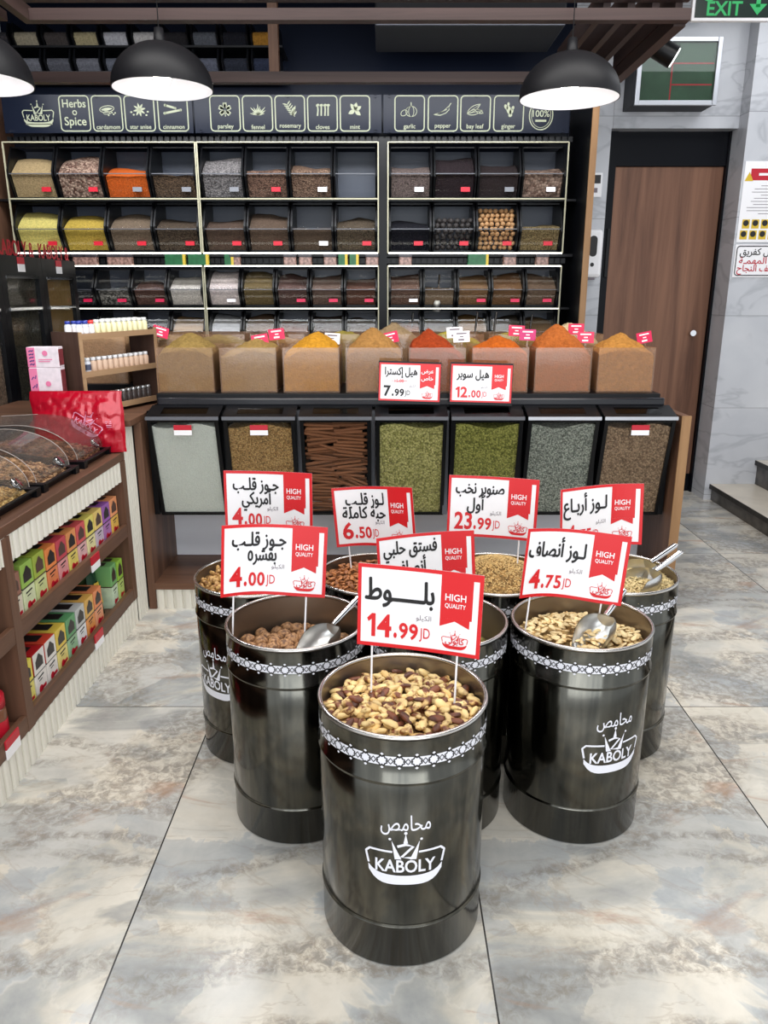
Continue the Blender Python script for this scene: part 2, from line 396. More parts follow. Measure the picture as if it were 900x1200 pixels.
def put_text(mb, body, x, y, size, fn, align='L', bold=0.0, mi=0, wid=None, ar=False, center_y=True, xs=1.0):
    """add letters to mb: (x, y) anchor in the flat sheet, fn maps sheet (a, b) to 3-D"""
    cop = [(0, 0)]
    if ar and bold > 0: cop = [(0, 0), (bold, 0), (-bold, 0), (0, bold), (0, -bold), (.7 * bold, .7 * bold), (-.7 * bold, -.7 * bold)]
    vs, fs, (x0, x1, y0, y1) = text2d(arabic(body) if ar else body, 0.0 if ar else bold)
    k = size; kx = size * xs
    if wid: kx = wid / max(1e-6, x1 - x0)
    ox = {'L': x0, 'C': (x0 + x1) / 2, 'R': x1}[align]
    oy = (y0 + y1) / 2 if center_y else 0
    if len(cop) == 1:
        mb.add([fn(x + (a - ox) * kx, y + (b - oy) * k) for a, b in vs], fs, mi)
    else:   # heavier strokes: shifted layers, each a hair above the last
        p0 = Vector(fn(x, y)); nn = (Vector(fn(x + .002, y)) - p0).cross(Vector(fn(x, y + .002)) - p0).normalized()
        for q, (ex, ey) in enumerate(cop):
            mb.add([(Vector(fn(x + (a - ox) * kx + ex * size, y + (b - oy) * k + ey * k)) + nn * q * 6e-5)[:] for a, b in vs], fs, mi)
    return kx * (x1 - x0)
def put_digits(mb, s, a0, size, wid, fn, bold):
    """bold price figures, the 1 drawn with its flag; a0 is the left edge in sheet units"""
    it = [(ch, .30 if ch == '1' else text2d(ch, bold)[2][1] - text2d(ch, bold)[2][0]) for ch in s]
    tot = sum(q[1] for q in it) + .06 * (len(it) - 1); k = wid / tot; x = a0
    _, _, (_, _, y0, y1) = text2d('4', bold); ym = (y0 + y1) / 2
    for ch, w_ in it:
        if ch == '1':
            pts = [(.16, y0), (.30, y0), (.30, y1), (.17, y1), (0, y1 - .16), (.05, y1 - .27), (.16, y1 - .19)]
            mb.add([fn(x + p * k, (q - ym) * size) for p, q in pts], [(0, 1, 2, 6), (6, 2, 3), (6, 3, 4, 5)])
        else:
            vs, fs, (x0, x1, _, _) = text2d(ch, bold)
            mb.add([fn(x + (p - x0) * k, (q - ym) * size) for p, q in vs], fs)
        x += (w_ + .06) * k
def poly_flat(mb, pts, fn, mi=0):
    mb.add([fn(a, b) for a, b in pts], [tuple(range(len(pts)))], mi)
def stroke(mb, pts, w_, fn, mi=0, closed=False):
    """a line of width w_ drawn on the sheet"""
    n = len(pts); L_ = []; R_ = []
    for i in range(n):
        p0 = pts[(i - 1) % n] if (closed or i > 0) else pts[i]; p1 = pts[(i + 1) % n] if (closed or i < n - 1) else pts[i]
        dx, dy = p1[0] - p0[0], p1[1] - p0[1]; l = math.hypot(dx, dy) or 1
        nx, ny = -dy / l * w_ / 2, dx / l * w_ / 2
        L_.append(fn(pts[i][0] + nx, pts[i][1] + ny)); R_.append(fn(pts[i][0] - nx, pts[i][1] - ny))
    fs = [(i, (i + 1) % n, n + (i + 1) % n, n + i) for i in range(n if closed else n - 1)]
    mb.add(L_ + R_, fs, mi)
def disc(mb, x, y, r, fn, mi=0, n=14, ry=None):
    poly_flat(mb, [(x + r * math.cos(2 * PI * i / n), y + (ry or r) * math.sin(2 * PI * i / n)) for i in range(n)], fn, mi)
def rrect(x0, y0, x1, y1, r, n=5):
    pts = []
    for cx, cy, a0 in ((x1 - r, y1 - r, 0), (x0 + r, y1 - r, 90), (x0 + r, y0 + r, 180), (x1 - r, y0 + r, 270)):
        for i in range(n + 1):
            a = math.radians(a0 + 90 * i / n); pts.append((cx + r * math.cos(a), cy + r * math.sin(a)))
    return pts
def fluted(mb, p0, p1, z0, z1, out, pitch=0.024, depth=0.008, mi=0):
    """vertical ribs along the line p0-p1 (plan), bulging towards out"""
    L_ = math.hypot(p1[0] - p0[0], p1[1] - p0[1]); n = max(1, round(L_ / pitch))
    prof = []
    for i in range(n):
        for t, dd in ((0.0, 0.0), (0.08, 0.0), (0.14, 0.75), (0.32, 1.0), (0.68, 1.0), (0.86, 0.75), (0.92, 0.0)):
            f = (i + t) / n; prof.append((p0[0] + (p1[0] - p0[0]) * f + out[0] * depth * dd, p0[1] + (p1[1] - p0[1]) * f + out[1] * depth * dd))
    prof.append(p1); k = len(prof)
    mb.add([(x, y, z0) for x, y in prof] + [(x, y, z1) for x, y in prof], [(i, i + 1, k + i + 1, k + i) for i in range(k - 1)], mi)
    return mb
# ================================================================== the room
struct(MB().box((-2.9, -4.5, -0.06), (5.2, 6.3, 0.0)).obj('floor', M_FLOOR))
struct(MB().box((-2.9, -1.6, 3.45), (5.2, 6.3, 3.55)).obj('ceiling', M_CEIL))
mb = MB()
mb.box((-2.62, 5.86, 0), (1.58, 6.2, 3.45)).box((1.58, 5.86, 2.63), (2.46, 6.2, 3.45)).box((1.58, 6.06, 0), (2.46, 6.2, 2.63))
struct(mb.obj('wall_back', M_TILE))
struct(MB().box((2.46, 5.715, 0), (5.2, 6.2, 3.45)).obj('wall_right', M_TILE))
struct(MB().box((-2.75, 0.6, 0), (-2.62, 6.2, 3.45)).obj('wall_left', M_DARKW))
# door: dark frame, transom and a veneered leaf
mb = MB().box((1.581, 5.95, 0), (1.655, 6.055, 2.629)).box((2.445, 5.95, 0), (2.459, 6.055, 2.629)).box((1.655, 5.97, 2.405), (2.445, 6.055, 2.629)).box((1.655, 5.99, 0.0), (2.445, 6.055, 0.14))
struct(mb.obj('trim_1', mat('door_frame_black', (8, 10, 17), .3, spec=.15)))
door = struct(MB().box((1.658, 5.985, 0.143), (2.442, 6.03, 2.402), bev=0.003).obj('door_1', M_DOOR))
MB().tube([(2.33, 5.983, 1.24), (2.33, 5.95, 1.24)], [0.014, 0.02], 12).tube([(2.33, 5.95, 1.24), (2.33, 5.93, 1.24)], 0.022, 14).obj('door_knob', M_CHROME, door)
MB().box((1.625, 5.935, 1.64), (1.65, 5.962, 1.98), bev=0.005).obj('pull_handle', M_BLACKP, door)
# stairs going up on the right, long edges running towards the viewer
M_TREAD = mat('cream_marble_tread', (214, 204, 188), 0.3, var=0.12, vscale=5)
M_RISER = mat('dark_marble_riser', (70, 66, 62), 0.3, var=0.6, vscale=14)
M_NOSE = mat('worn_black_nosing', (34, 30, 28), 0.5, var=0.7, vscale=40)
st = thing('staircase', 'cream marble stair with dark worn edges rising to the right beside the door', 'stairs', (2.5, 4.5, 0))
for k in range(3):
    x0 = 0.325 * k; z1 = 0.125 + 0.185 * k
    MB().box((x0 + 0.015, -2.0, max(0, z1 - 0.19)), (2.6, 1.212, z1 - 0.028)).obj('riser', M_RISER, st)
    tr = MB().box((x0, -2.0, z1 - 0.028), (2.6, 1.213, z1)).obj('tread', M_TREAD, st)
    MB().box((x0 - 0.006, -2.0, z1 - 0.034), (x0 + 0.006, 1.212, z1 - 0.0005)).obj('nosing', M_NOSE, tr)
# ---------------------------------------------------------------- badges
def crown_badge(mb, fn, s, latin=True, mi=0):
    """the shop badge: crown over a name plate; s = plate width"""
    W_ = s; lw = 0.028 * s
    pl = [(-0.16, 0.14), (-0.44, 0.15), (-0.49, 0.10), (-0.455, -0.06)]
    q = []
    for (xa, ya), (xb, yb) in zip(pl, pl[1:]):
        for k in range(6): q.append((xa + (xb - xa) * k / 6, ya + (yb - ya) * k / 6))
    q.append(pl[-1])
    stroke(mb, [(x * W_, y * W_) for x, y in q], lw, fn, mi)
    stroke(mb, [(-x * W_, y * W_) for x, y in q][::-1], lw, fn, mi)
    # base swoosh, cut in columns so that it wraps
    n = 16; top = []; bot = []
    for i in range(n + 1):
        t = i / n * 2 - 1
        top.append((t * 0.46 * W_, (-0.165 - 0.03 * (1 - t * t) + 0.09 * abs(t) ** 6) * W_))
        bot.append((t * 0.455 * W_ * (1 - 0.04 * (1 - abs(t))), (-0.325 + 0.17 * abs(t) ** 5) * W_))
    for i in range(n): poly_flat(mb, [bot[i], bot[i + 1], top[i + 1], top[i]], fn, mi)
    for sx in (-1, 1):   # outer and inner crown spikes
        poly_flat(mb, [(sx * 0.17 * W_, 0.30 * W_), (sx * 0.13 * W_, 0.04 * W_), (sx * 0.05 * W_, 0.04 * W_)][::sx], fn, mi)
        disc(mb, sx * 0.19 * W_, 0.32 * W_, 0.017 * W_, fn, mi)
    poly_flat(mb, [(0, 0.40 * W_), (-0.028 * W_, 0.265 * W_), (0.028 * W_, 0.265 * W_)], fn, mi)
    disc(mb, 0, 0.41 * W_, 0.02 * W_, fn, mi)
    stroke(mb, [(-0.10 * W_, 0.22 * W_), (0, 0.25 * W_), (0.09 * W_, 0.22 * W_), (-0.05 * W_, 0.07 * W_), (0.07 * W_, 0.06 * W_)], 0.035 * W_, fn, mi)
    if latin: put_text(mb, 'KABOLY', 0, -0.06 * W_, 0.245 * W_, fn, 'C', 0.02, mi, wid=0.74 * W_)
    else: put_text(mb, 'كابولي', 0, -0.05 * W_, 0.34 * W_, fn, 'C', 0.02, mi, wid=0.70 * W_, ar=True)
# ================================================================== spice wall: shelving unit, bins, header
FY = 5.45
wu = thing('spice_wall_unit', 'tall black wall shelving full of scoop bins behind the back counter', 'shelf unit', (0, FY, 0))
WU = (0, FY, 0)
def wbox(a, b): return (a[0], a[1] - FY, a[2]), (b[0], b[1] - FY, b[2])
MB().box(*wbox((-2.56, 5.82, 0.0), (1.28, 5.855, 3.44))).obj('back_panel', M_NAVY, wu)
sp_ = MB().box(*wbox((1.28, 5.205, 0), (1.315, 5.855, 2.78))).obj('side_panel', M_BLACK, wu)
MB().box(*wbox((1.278, 5.19, 0), (1.318, 5.204, 2.78))).obj('edge_strip', M_OAK, sp_)
MB().box(*wbox((-2.60, 5.19, 0), (-2.565, 5.855, 2.80))).obj('side_panel', M_WALNZ, wu)
GR = {'left': (-2.47, -1.232), 'middle': (-1.212, -0.042), 'right': (0.03, 1.195)}
for zz, zt in ((2.118, 2.132), (1.768, 1.786), (1.424, 1.438), (1.13, 1.148), (0.8, 0.82), (0.4, 0.42)):
    MB().box(*wbox((-2.56, FY + 0.02, zz), (1.275, 5.818, zt))).obj('shelf', M_BLACK, wu)
for zz, m_, th in ((2.472, M_CREAMLINE, 0.007), (2.130, M_CREAMLINE, 0.009), (1.79, M_LED, 0.009), (1.708, M_LED, 0.008), (1.43, M_LED, 0.006)):
    for g, (x0, x1) in GR.items():
        MB().box(*wbox((x0, FY - 0.012, zz - th / 2), (x1, FY + 0.002, zz + th / 2))).obj('shelf_rail', m_, wu)
for g, (x0, x1) in GR.items():
    for xx in (x0 - 0.004, x1 + 0.004):
        MB().box(*wbox((xx - 0.004, FY - 0.008, 1.79), (xx + 0.004, FY + 0.004, 2.475))).obj('upright', M_CREAMLINE, wu)
        MB().box(*wbox((xx - 0.004, FY - 0.008, 1.15), (xx + 0.004, FY + 0.004, 1.71))).obj('upright', M_CREAMLINE, wu)
for xx in (-0.01,):
    MB().box(*wbox((xx - 0.03, FY + 0.01, 1.15), (xx + 0.03, FY + 0.05, 2.5))).obj('mullion', M_BLACK, wu)
# cable ducts with slots over the bin rows
for zz in (2.494, 1.742):
    mb = MB()
    for k in range(90):
        x = -2.45 + k * 0.041
        mb.box(*wbox((x, FY + 0.02, zz - 0.016), (x + 0.028, FY + 0.045, zz + 0.016)))
    mb.box(*wbox((-2.46, FY + 0.045, zz - 0.018), (1.2, FY + 0.09, zz + 0.018)))
    mb.obj('slotted_duct', M_BLACKP, wu)

NUM = ['leftmost', 'second', 'third', 'fourth', 'fifth', 'sixth', 'seventh', 'eighth', 'ninth', 'tenth', 'eleventh', 'twelfth', 'thirteenth']
ORD = ['first', 'second', 'third', 'fourth', 'fifth']
def scoop_bin(x0, x1, z0, z1, where, desc, fillm, fl=0.42, back=0.6, tagc=None, wav=0.05, lumps=None, seed=0, tagpos=0.78):
    """clear-fronted bin with black curved cheeks; fl / back are the fill height at the front and the back"""
    W_ = x1 - x0; H_ = z1 - z0; D_ = 0.30
    t = thing('scoop_bin', 'scoop bin of %s, %s' % (desc, where), 'bin', ((x0 + x1) / 2, FY, z0), group='scoop bins on the wall shelves')
    hw = W_ / 2 - 0.004
    def front(f):   # y of the clear front at height fraction f
        if f <= 0.45: return 0.005 + 0.07 * (1 - f / 0.45)
        return 0.005 + 0.085 * ((f - 0.45) / 0.52)
    prof = [(front(f) - 0.014 - 0.012 * math.sin(PI * f), f * H_) for f in [i / 10 for i in range(10)] + [0.985]]
    prof += [(D_, H_ * 0.985), (D_, 0)]
    for sx in (-1, 1):
        xs = sorted((sx * hw, sx * (hw - 0.012)))
        MB().prism(prof, xs[0], xs[1], 'X').obj('side_panel', M_BLACKP, t)
    hi = hw - 0.0125
    MB().box((-hi, 0.085, 0.0), (hi, D_, 0.012)).box((-hi, D_ - 0.012, 0.0125), (hi, D_, H_ * 0.98), 1).obj('bin_shell', [M_BLACKP, M_BINBACK], t)
    MB().grid(lambda u, v: (-hi + 2 * hi * u, front(v * 0.45) , 0.004 + v * 0.45 * H_ * 0.985), 1, 1).obj('front_panel', M_CLEAR, t)
    ld = MB().grid(lambda u, v: (-hi + 2 * hi * u, front(0.455 + v * 0.5) - 0.003, (0.455 + v * 0.5) * H_), 1, 1).obj('lid', M_CLEAR, t)
    MB().box((-hi, front(0.45) - 0.010, 0.442 * H_), (hi, front(0.45) - 0.001, 0.458 * H_)).obj('lid_lip', M_LIP, ld)
    MB().box((-hi, front(0.96) - 0.008, 0.955 * H_), (hi, front(0.96) + 0.01, 0.975 * H_)).obj('top_bar', M_BLACKP, t)
    if tagc:
        tx = -hi + 2 * hi * tagpos
        MB().box((tx - 0.03, front(0.2) - 0.012 , 0.13 * H_), (tx + 0.03, front(0.2) - 0.010 + 0.006, 0.215 * H_)).obj('price_tag', tagc, t)
    if fillm is not None:
        rnd = random.Random(seed)
        ph = rnd.random() * 6; cxp = rnd.uniform(0.3, 0.7)
        def topz(u, v):
            f = fl + (back - fl) * math.sin(min(1.0, v * 1.3) * PI / 2) + wav * math.sin(u * 4 + ph) * v + wav * 0.8 * (1 - abs(u - cxp) * 2) * v + 0.4 * wav * mnoise.noise((u * 3 + seed, v * 3, seed))
            return min(0.93, max(0.05, f)) * H_
        yb = D_ - 0.02
        def top(u, v):
            z = topz(u, v); yf = front(min(0.95, topz(u, 0) / H_)) + 0.006
            y = yf + (yb - yf) * v
            y = max(y, front(min(0.95, z / H_)) + 0.004)
            return (-hi + 0.003 + (2 * hi - 0.006) * u, y, z)
        def frontf(u, v):
            z = 0.014 + (topz(u, 0) - 0.014) * v
            return (-hi + 0.003 + (2 * hi - 0.006) * u, front(z / H_) + 0.006, z)
        mb = MB().grid(top, 14, 10).grid(frontf, 14, 6)
        o = mb.obj('spice_heap', fillm, None, ((x0 + x1) / 2, FY, z0))
        tag(o, '%s in the bin %s' % (desc, where), 'spice', kind='stuff')
    return t
P = powder; G = grains
RT = M_CRIM; WT = M_CARD; GT = mat('grey_tag', (120, 122, 128), 0.4); PT = M_PINKT
BINS = {
 ('top row', 2.136, 2.466, 4): {
  'left': [('sandy tan powder', P((176, 152, 112)), .45, .78, RT), ('speckled pinkish brown pods', G((188, 160, 140), (92, 60, 50), 75), .45, .80, RT), ('bright orange powder', P((196, 92, 36)), .40, .60, GT), ('dull brown seeds', G((110, 88, 68), (70, 56, 44), 130), .42, .45, GT)],
  'middle': [('coarse grey flakes', G((150, 144, 142), (96, 92, 92), 110), .5, .8, GT), ('small grey brown seeds', G((142, 110, 92), (86, 64, 54), 120), .5, .55, RT), ('brown round seeds', G((146, 118, 98), (92, 70, 58), 125), .52, .64, WT), None],
  'right': [('dusty mauve brown flakes', G((132, 116, 110), (100, 86, 82), 150), .48, .64, WT), ('almost black powder', P((44, 36, 38)), .45, .80, RT), ('dark brown powder', P((50, 42, 42)), .42, .68, GT), ('pale beige pods', G((176, 150, 132), (110, 84, 72), 62), .45, .6, WT)]},
 ('second row', 1.80, 2.118, 4): {
  'left': [('pale yellow powder', P((216, 200, 116)), .5, .8, RT), ('mustard yellow powder', P((184, 156, 70)), .48, .72, RT), ('greyish brown powder', P((112, 96, 80)), .46, .74, RT), ('mottled dark brown seeds', G((98, 82, 66), (66, 54, 44), 140), .45, .66, RT)],
  'middle': [('smooth brown spice', P((84, 68, 58)), .44, .66, RT), ('brown spice with a low crest', P((90, 74, 62)), .46, .76, RT), ('brown spice with a scooped hollow', P((82, 68, 56)), .47, .46, WT), ('olive brown seeds', G((104, 90, 72), (74, 62, 50), 150), .48, .66, RT)],
  'right': [('black peppery powder', P((24, 24, 30)), .46, .62, RT), 'limes', 'nutmegs', ('greenish tan seeds', G((156, 136, 96), (112, 94, 62), 140), .5, .52, RT)]},
 ('third row', 1.44, 1.695, 5): {
  'left': [('dark dried leaves', G((60, 58, 60), (36, 36, 40), 90), .4, .42, PT), ('dull grey leaves', G((92, 92, 94), (56, 56, 60), 90), .4, .42, PT), ('black and silver flakes', G((150, 146, 138), (38, 36, 36), 80), .42, .5, PT), ('cocoa brown powder', P((92, 68, 60)), .42, .62, PT), ('off white powder', P((196, 188, 180)), .48, .78, None)],
  'middle': [('pinkish white powder', P((206, 192, 188)), .5, .92, WT), ('olive brown powder', P((106, 90, 60)), .5, .88, None), ('reddish brown powder', P((92, 70, 64)), .46, .80, PT), ('taupe brown powder', P((104, 84, 74)), .46, .80, PT), ('rusty brown powder', P((96, 66, 54)), .44, .72, PT)],
  'right': [('dusky brown powder', P((106, 82, 70)), .46, .82, WT), ('pale brown powder', P((122, 102, 82)), .44, .5, None), ('wavy tan brown powder', P((122, 92, 64)), .48, .80, PT), ('ochre brown powder', P((112, 82, 56)), .46, .85, PT), ('grey brown powder', P((112, 92, 76)), .46, .82, PT)]},
 ('bottom row', 1.16, 1.415, 5): {
  'left': [('grey dust', P((92, 94, 98)), .4, .5, None), ('pale grey dust', P((112, 114, 118)), .4, .55, None), ('sage grey leaves', G((112, 116, 104), (80, 84, 76), 100), .42, .7, None), ('sooty black spice', P((40, 36, 36)), .4, .5, None), ('caramel tan powder', P((158, 126, 88)), .5, .8, None)],
  'middle': [('silvery white powder', P((150, 150, 152)), .45, .85, PT), ('dark tan powder', P((106, 84, 66)), .46, .82, None), ('brick brown powder', P((102, 62, 42)), .44, .7, PT), ('deep brown powder', P((72, 60, 54)), .44, .82, None), ('charcoal brown powder', P((78, 66, 58)), .44, .72, WT)],
  'right': [('burnt orange powder', P((124, 72, 36)), .44, .66, None), ('dark grey brown powder', P((82, 72, 60)), .44, .7, WT), ('golden brown powder', P((124, 94, 58)), .5, .8, PT), ('shadowy brown powder', P((70, 62, 52)), .45, .8, None), ('tan clove brown powder', P((112, 90, 66)), .44, .74, PT)]},
}
sd = 0
M_LIME = mat('dried_lime', (44, 38, 36), 0.6, bump=0.4, bscale=60)
M_NUTMEG = mat('nutmeg', (172, 130, 86), 0.6, var=0.2, vscale=30, bump=0.3, bscale=60)
def ico(r, sub, jit=0.0, seed=0):
    import bmesh
    bm = bmesh.new(); bmesh.ops.create_icosphere(bm, subdivisions=sub, radius=r)
    for v in bm.verts:
        if jit: v.co *= 1 + jit * mnoise.noise(v.co / r * 2.2 + Vector((seed, seed, seed)))
    bm.verts.index_update(); out = ([v.co[:] for v in bm.verts], [[v.index for v in f.verts] for f in bm.faces]); bm.free()
    return out
ball_lime = MB().add(*ico(0.019, 2, 0.1, 1), 0, True).mesh('dried_lime', M_LIME)
ball_nut = MB().add(*ico(0.0165, 2, 0.12, 5), 0, True).mesh('nutmeg', M_NUTMEG)
for (row, z0, z1, n), secs in BINS.items():
    for sec, lst in secs.items():
        gx0, gx1 = GR[sec]; pw = (gx1 - gx0) / n
        for i, e in enumerate(lst):
            sd += 1
            x0 = gx0 + i * pw; x1 = x0 + pw
            where = '%s in the %s, %s section' % (ORD[i], row, sec)
            if e is None:
                scoop_bin(x0, x1, z0, z1, where, 'no spice, empty', None, seed=sd)
            elif isinstance(e, str):
                me, nm, ds, r = (ball_lime, 'dried_lime', 'dark dried limes', 0.019) if e == 'limes' else (ball_nut, 'nutmeg', 'whole tan nutmegs', 0.0165)
                b = scoop_bin(x0, x1, z0, z1, where, ds, None, tagc=RT, seed=sd)
                rnd = random.Random(sd); cx = (x0 + x1) / 2; hi = pw / 2 - 0.036; H_ = z1 - z0; k = 0
                nx = int(2 * hi / (2 * r)) + 1
                lim = 0.66 if e == 'limes' else 0.86
                zz = z0 + 0.014 + r; lay = 0
                while zz < z0 + H_ * lim:
                    f = (zz - z0) / H_
                    fr = 0.005 + (0.07 * (1 - f / 0.45) if f <= 0.45 else 0.085 * (f - 0.45) / 0.52)
                    off = r * 0.5 * (lay % 2)
                    for q in range(nx):
                        for dep in range(2):
                            x = cx - hi + (2 * hi) * (q + 0.5 * (lay % 2) * 0.6) / max(1, nx - 0.7)
                            if x > cx + hi + 0.002: continue
                            if dep == 1 and f < 0.5: continue
                            inst(me, nm, (x + rnd.uniform(-.006, .006), FY + fr + 0.006 + r * 1.08 + dep * 2.1 * r + rnd.uniform(0, .003), zz + rnd.uniform(-.003, .003)),
                                 (rnd.random() * 6, rnd.random() * 6, 0), (1, 1, rnd.uniform(1.0, 1.15)), '%s heaped in the wall bin %s' % (ds[:-1].replace('whole tan', 'whole tan round'), where), 'spice', '%s in the wall bin' % ds)
                    zz += r * 1.75; lay += 1
            else:
                ds, fm, fl, bk, tg_ = e
                scoop_bin(x0, x1, z0, z1, where, ds, fm, fl, bk, tg_, seed=sd, tagpos=0.78 if sd % 3 else 0.72)
# small packs on the ledge between the second and third rows
M_PGREEN = mat('pack_green', (22, 92, 50), 0.35, var=0.25, vscale=30); M_PYEL = mat('pack_yellow', (206, 178, 60), 0.4)
M_PCLR = mat('pack_brownish', (140, 108, 98), 0.25, var=0.6, vscale=60); M_PDARK = mat('pack_dark', (50, 46, 52), 0.3)
packs = [(94, 'c'), (107, 'c'), (134, 'c'), (148, 'c'), (206, 'g'), (233, 'g'), (276, 'c'), (358, 'c'), (402, 'g2'), (415, 'g2'), (436, 'c'), (475, 'c'), (560, 'g'), (597, 'c'), (635, 'c'), (340, 'c'), (387, 'c'), (269, 'g2')]
packs = sorted(set(packs))
ci = gi = 0
pitems = []
for u, kd in packs:
    x = (u - 450) / 900 * 5.17
    pitems.append((x, kd))
gn = {'c': 'clear pack of brown spice', 'g': 'green and yellow spice carton', 'g2': 'short dark green spice carton'}
cnt = {'c': 0, 'g': 0, 'g2': 0}
tot = {k: sum(1 for p in pitems if p[1] == k) for k in cnt}
for x, kd in pitems:
    i = cnt[kd]; cnt[kd] += 1
    pos = NUM[i] + ('' if i == 0 else ' from the left')
    wd = {'c': 0.085, 'g': 0.135, 'g2': 0.06}[kd]
    if any(abs(x - q[0]) < 0.07 for q in pitems if q[0] < x): wd = min(wd, 0.066)
    t = thing('spice_pack', '%s, %s of its kind, on the lit ledge' % (gn[kd], pos), 'packet', (x, FY - 0.005, 1.712), group='packs on the lit ledge')
    if kd == 'c':
        MB().box((-wd / 2, -0.03, 0), (wd / 2, 0.02, 0.066), bev=0.006).obj('pouch', M_PCLR, t)
        MB().box((-wd / 2 - 0.003, -0.033, 0.052), (wd / 2 + 0.003, 0.023, 0.069), bev=0.003).obj('header_card', M_PDARK, t)
    else:
        MB().box((-wd / 2, -0.03, 0), (wd / 2, 0.02, 0.07), bev=0.002).obj('carton', M_PGREEN, t)
        MB().box((wd / 2 - 0.016, -0.032, 0.001), (wd / 2 + 0.001, 0.0, 0.0695)).obj('end_band', M_PYEL, t)
# ---------------------------------------------------------------- header board with cut-out pictograms
hz0, hz1, hy = 2.522, 2.748, FY - 0.02
hb = thing('header_sign', 'long dark glossy header board with cream herb pictograms above the spice bins', 'sign', (0, hy, hz0))
bnds = [(-2.44, -1.225), (-1.215, -0.015), (-0.005, 1.19)]
for (a, b) in bnds:
    pn = MB().box((a, 0, 0), (b, 0.008, hz1 - hz0), bev=0.002).obj('board_panel', M_NAVY, hb)
    for bx in (a + 0.04, (a + b) / 2, b - 0.04):
        for bz in (0.012, hz1 - hz0 - 0.012):
            MB().lathe([(0, -0.006), (0.008, -0.006), (0.009, 0), (0.009, 0.004)], 10).obj('standoff_bolt', M_CHROME, pn, (bx, -0.004, bz), (PI / 2, 0, 0))
def ell(cx, cy, rx, ry, rot=0, n=14):
    c, s = math.cos(rot), math.sin(rot)
    return [(cx + rx * math.cos(2 * PI * i / n) * c - ry * math.sin(2 * PI * i / n) * s, cy + rx * math.cos(2 * PI * i / n) * s + ry * math.sin(2 * PI * i / n) * c) for i in range(n)]
def leaf(cx, cy, l, w_, rot, n=8):
    c, s = math.cos(rot), math.sin(rot); p = []
    for i in range(n + 1): t = i / n; p.append((t * l, w_ * math.sin(PI * t) ** 0.8 * (1 - 0.3 * t)))
    for i in range(n - 1, 0, -1): t = i / n; p.append((t * l, -w_ * math.sin(PI * t) ** 0.8 * (1 - 0.3 * t)))
    return [(cx + x * c - y * s, cy + x * s + y * c) for x, y in p]
def draw_icon(kind, mb, fn):
    S_ = lambda pts, w_=0.05, closed=False: stroke(mb, pts, w_, fn, 0, closed)
    F_ = lambda pts: poly_flat(mb, pts, fn)
    if kind == 'cardamom':
        S_(ell(0, .16, .55, .22, .12), .05, True); F_(leaf(-.45, .1, .9, .12, .12)); S_(leaf(-.3, -.12, .55, .12, .1), .04, True)
        for x, y in ((.2, -.14), (.36, -.08), (.48, -.2), (.1, -.26), (.6, -.1)): F_(ell(x, y, .06, .05))
    elif kind == 'star anise':
        for k in range(8): F_(leaf(0, .12, .48, .085, k * PI / 4 + .2))
        for x, y in ((-.62, -.05), (.62, -.02), (.5, -.25), (-.45, -.22)): F_(ell(x, y, .08, .06))
    elif kind == 'cinnamon':
        for (x0, y0, x1, y1) in ((-.62, -.12, .6, .1), (-.55, .42, .2, .22)):
            S_([(x0, y0), (x1, y1)], .15); F_(ell(x0, y0, .1, .1)); F_(ell(x1, y1, .08, .09))
    elif kind == 'parsley':
        for k in range(5):
            a = PI / 2 + (k - 2) * 1.15
            for d in (-.3, 0, .3): F_(leaf(.1 * math.cos(a), .12 + .1 * math.sin(a), .42, .1, a + d))
        S_([(0, .1), (.02, -.35)], .05)
    elif kind == 'fennel':
        for k in range(11): F_(leaf(.05, -.25, .5 + .3 * ((k * 7) % 3) / 2, .05, .25 + k * .27))
    elif kind == 'rosemary':
        S_([(.35, -.35), (-.25, .5)], .05)
        for k in range(6):
            x, y = .3 - k * .1, -.25 + k * .14
            F_(leaf(x, y, .36, .05, .9)); F_(leaf(x, y, .36, .05, 2.9))
        F_(leaf(.15, -.3, .75, .12, 1.2))
    elif kind == 'cloves':
        for x, r in ((-.38, .5), (-.1, .15), (.18, .3), (.42, .05)):
            S_([(x, -.3), (x + .1 * r, .1), (x + .02, .38)], .1); F_(ell(x + .02, .42, .13, .09, r))
    elif kind == 'mint':
        for a in (0.5, 2.2, 3.6, 5.6, 1.35): F_(leaf(0, .08, .55, .17, a))
    elif kind == 'garlic':
        S_(ell(.12, .0, .42, .36), .04, True); S_(ell(.12, .0, .2, .36), .035, True); S_([(.12, .36), (.1, .62)], .06)
        S_([(.12, .36), (-.1, .3), (-.3, .1)], .04); S_(ell(-.42, -.1, .26, .18, .6), .045, True)
    elif kind == 'pepper':
        S_([(-.72, -.22), (-.3, -.12), (.1, .08), (.42, .36), (.46, .12), (.2, -.12), (-.2, -.26), (-.72, -.22)], .05); S_([(.42, .3), (.55, .52), (.62, .56)], .06)
        S_([(-.4, -.16), (.3, .14)], .04)
    elif kind == 'bay leaf':
        for a, y in ((.55, -.1), (.2, -.16)):
            S_(leaf(-.62, y, 1.15, .2, a), .045, True); S_([(-.62, y), (-.62 + 1.1 * math.cos(a), y + 1.1 * math.sin(a))], .03)
        S_(leaf(.0, .1, .62, .15, -.35), .045, True)
    elif kind == 'ginger':
        for x, y, rx, ry, r in ((0, .1, .18, .3, .3), (-.22, .3, .12, .2, .5), (.2, .0, .13, .2, -.5), (-.05, .5, .09, .13, 0), (.12, -.25, .15, .13, .4), (.3, .25, .1, .14, -.3)): F_(ell(x, y, rx, ry, r))
def hpx(u): return (u - 450) / 900 * 4.92
zc = (hz1 - hz0) / 2 + 0.002
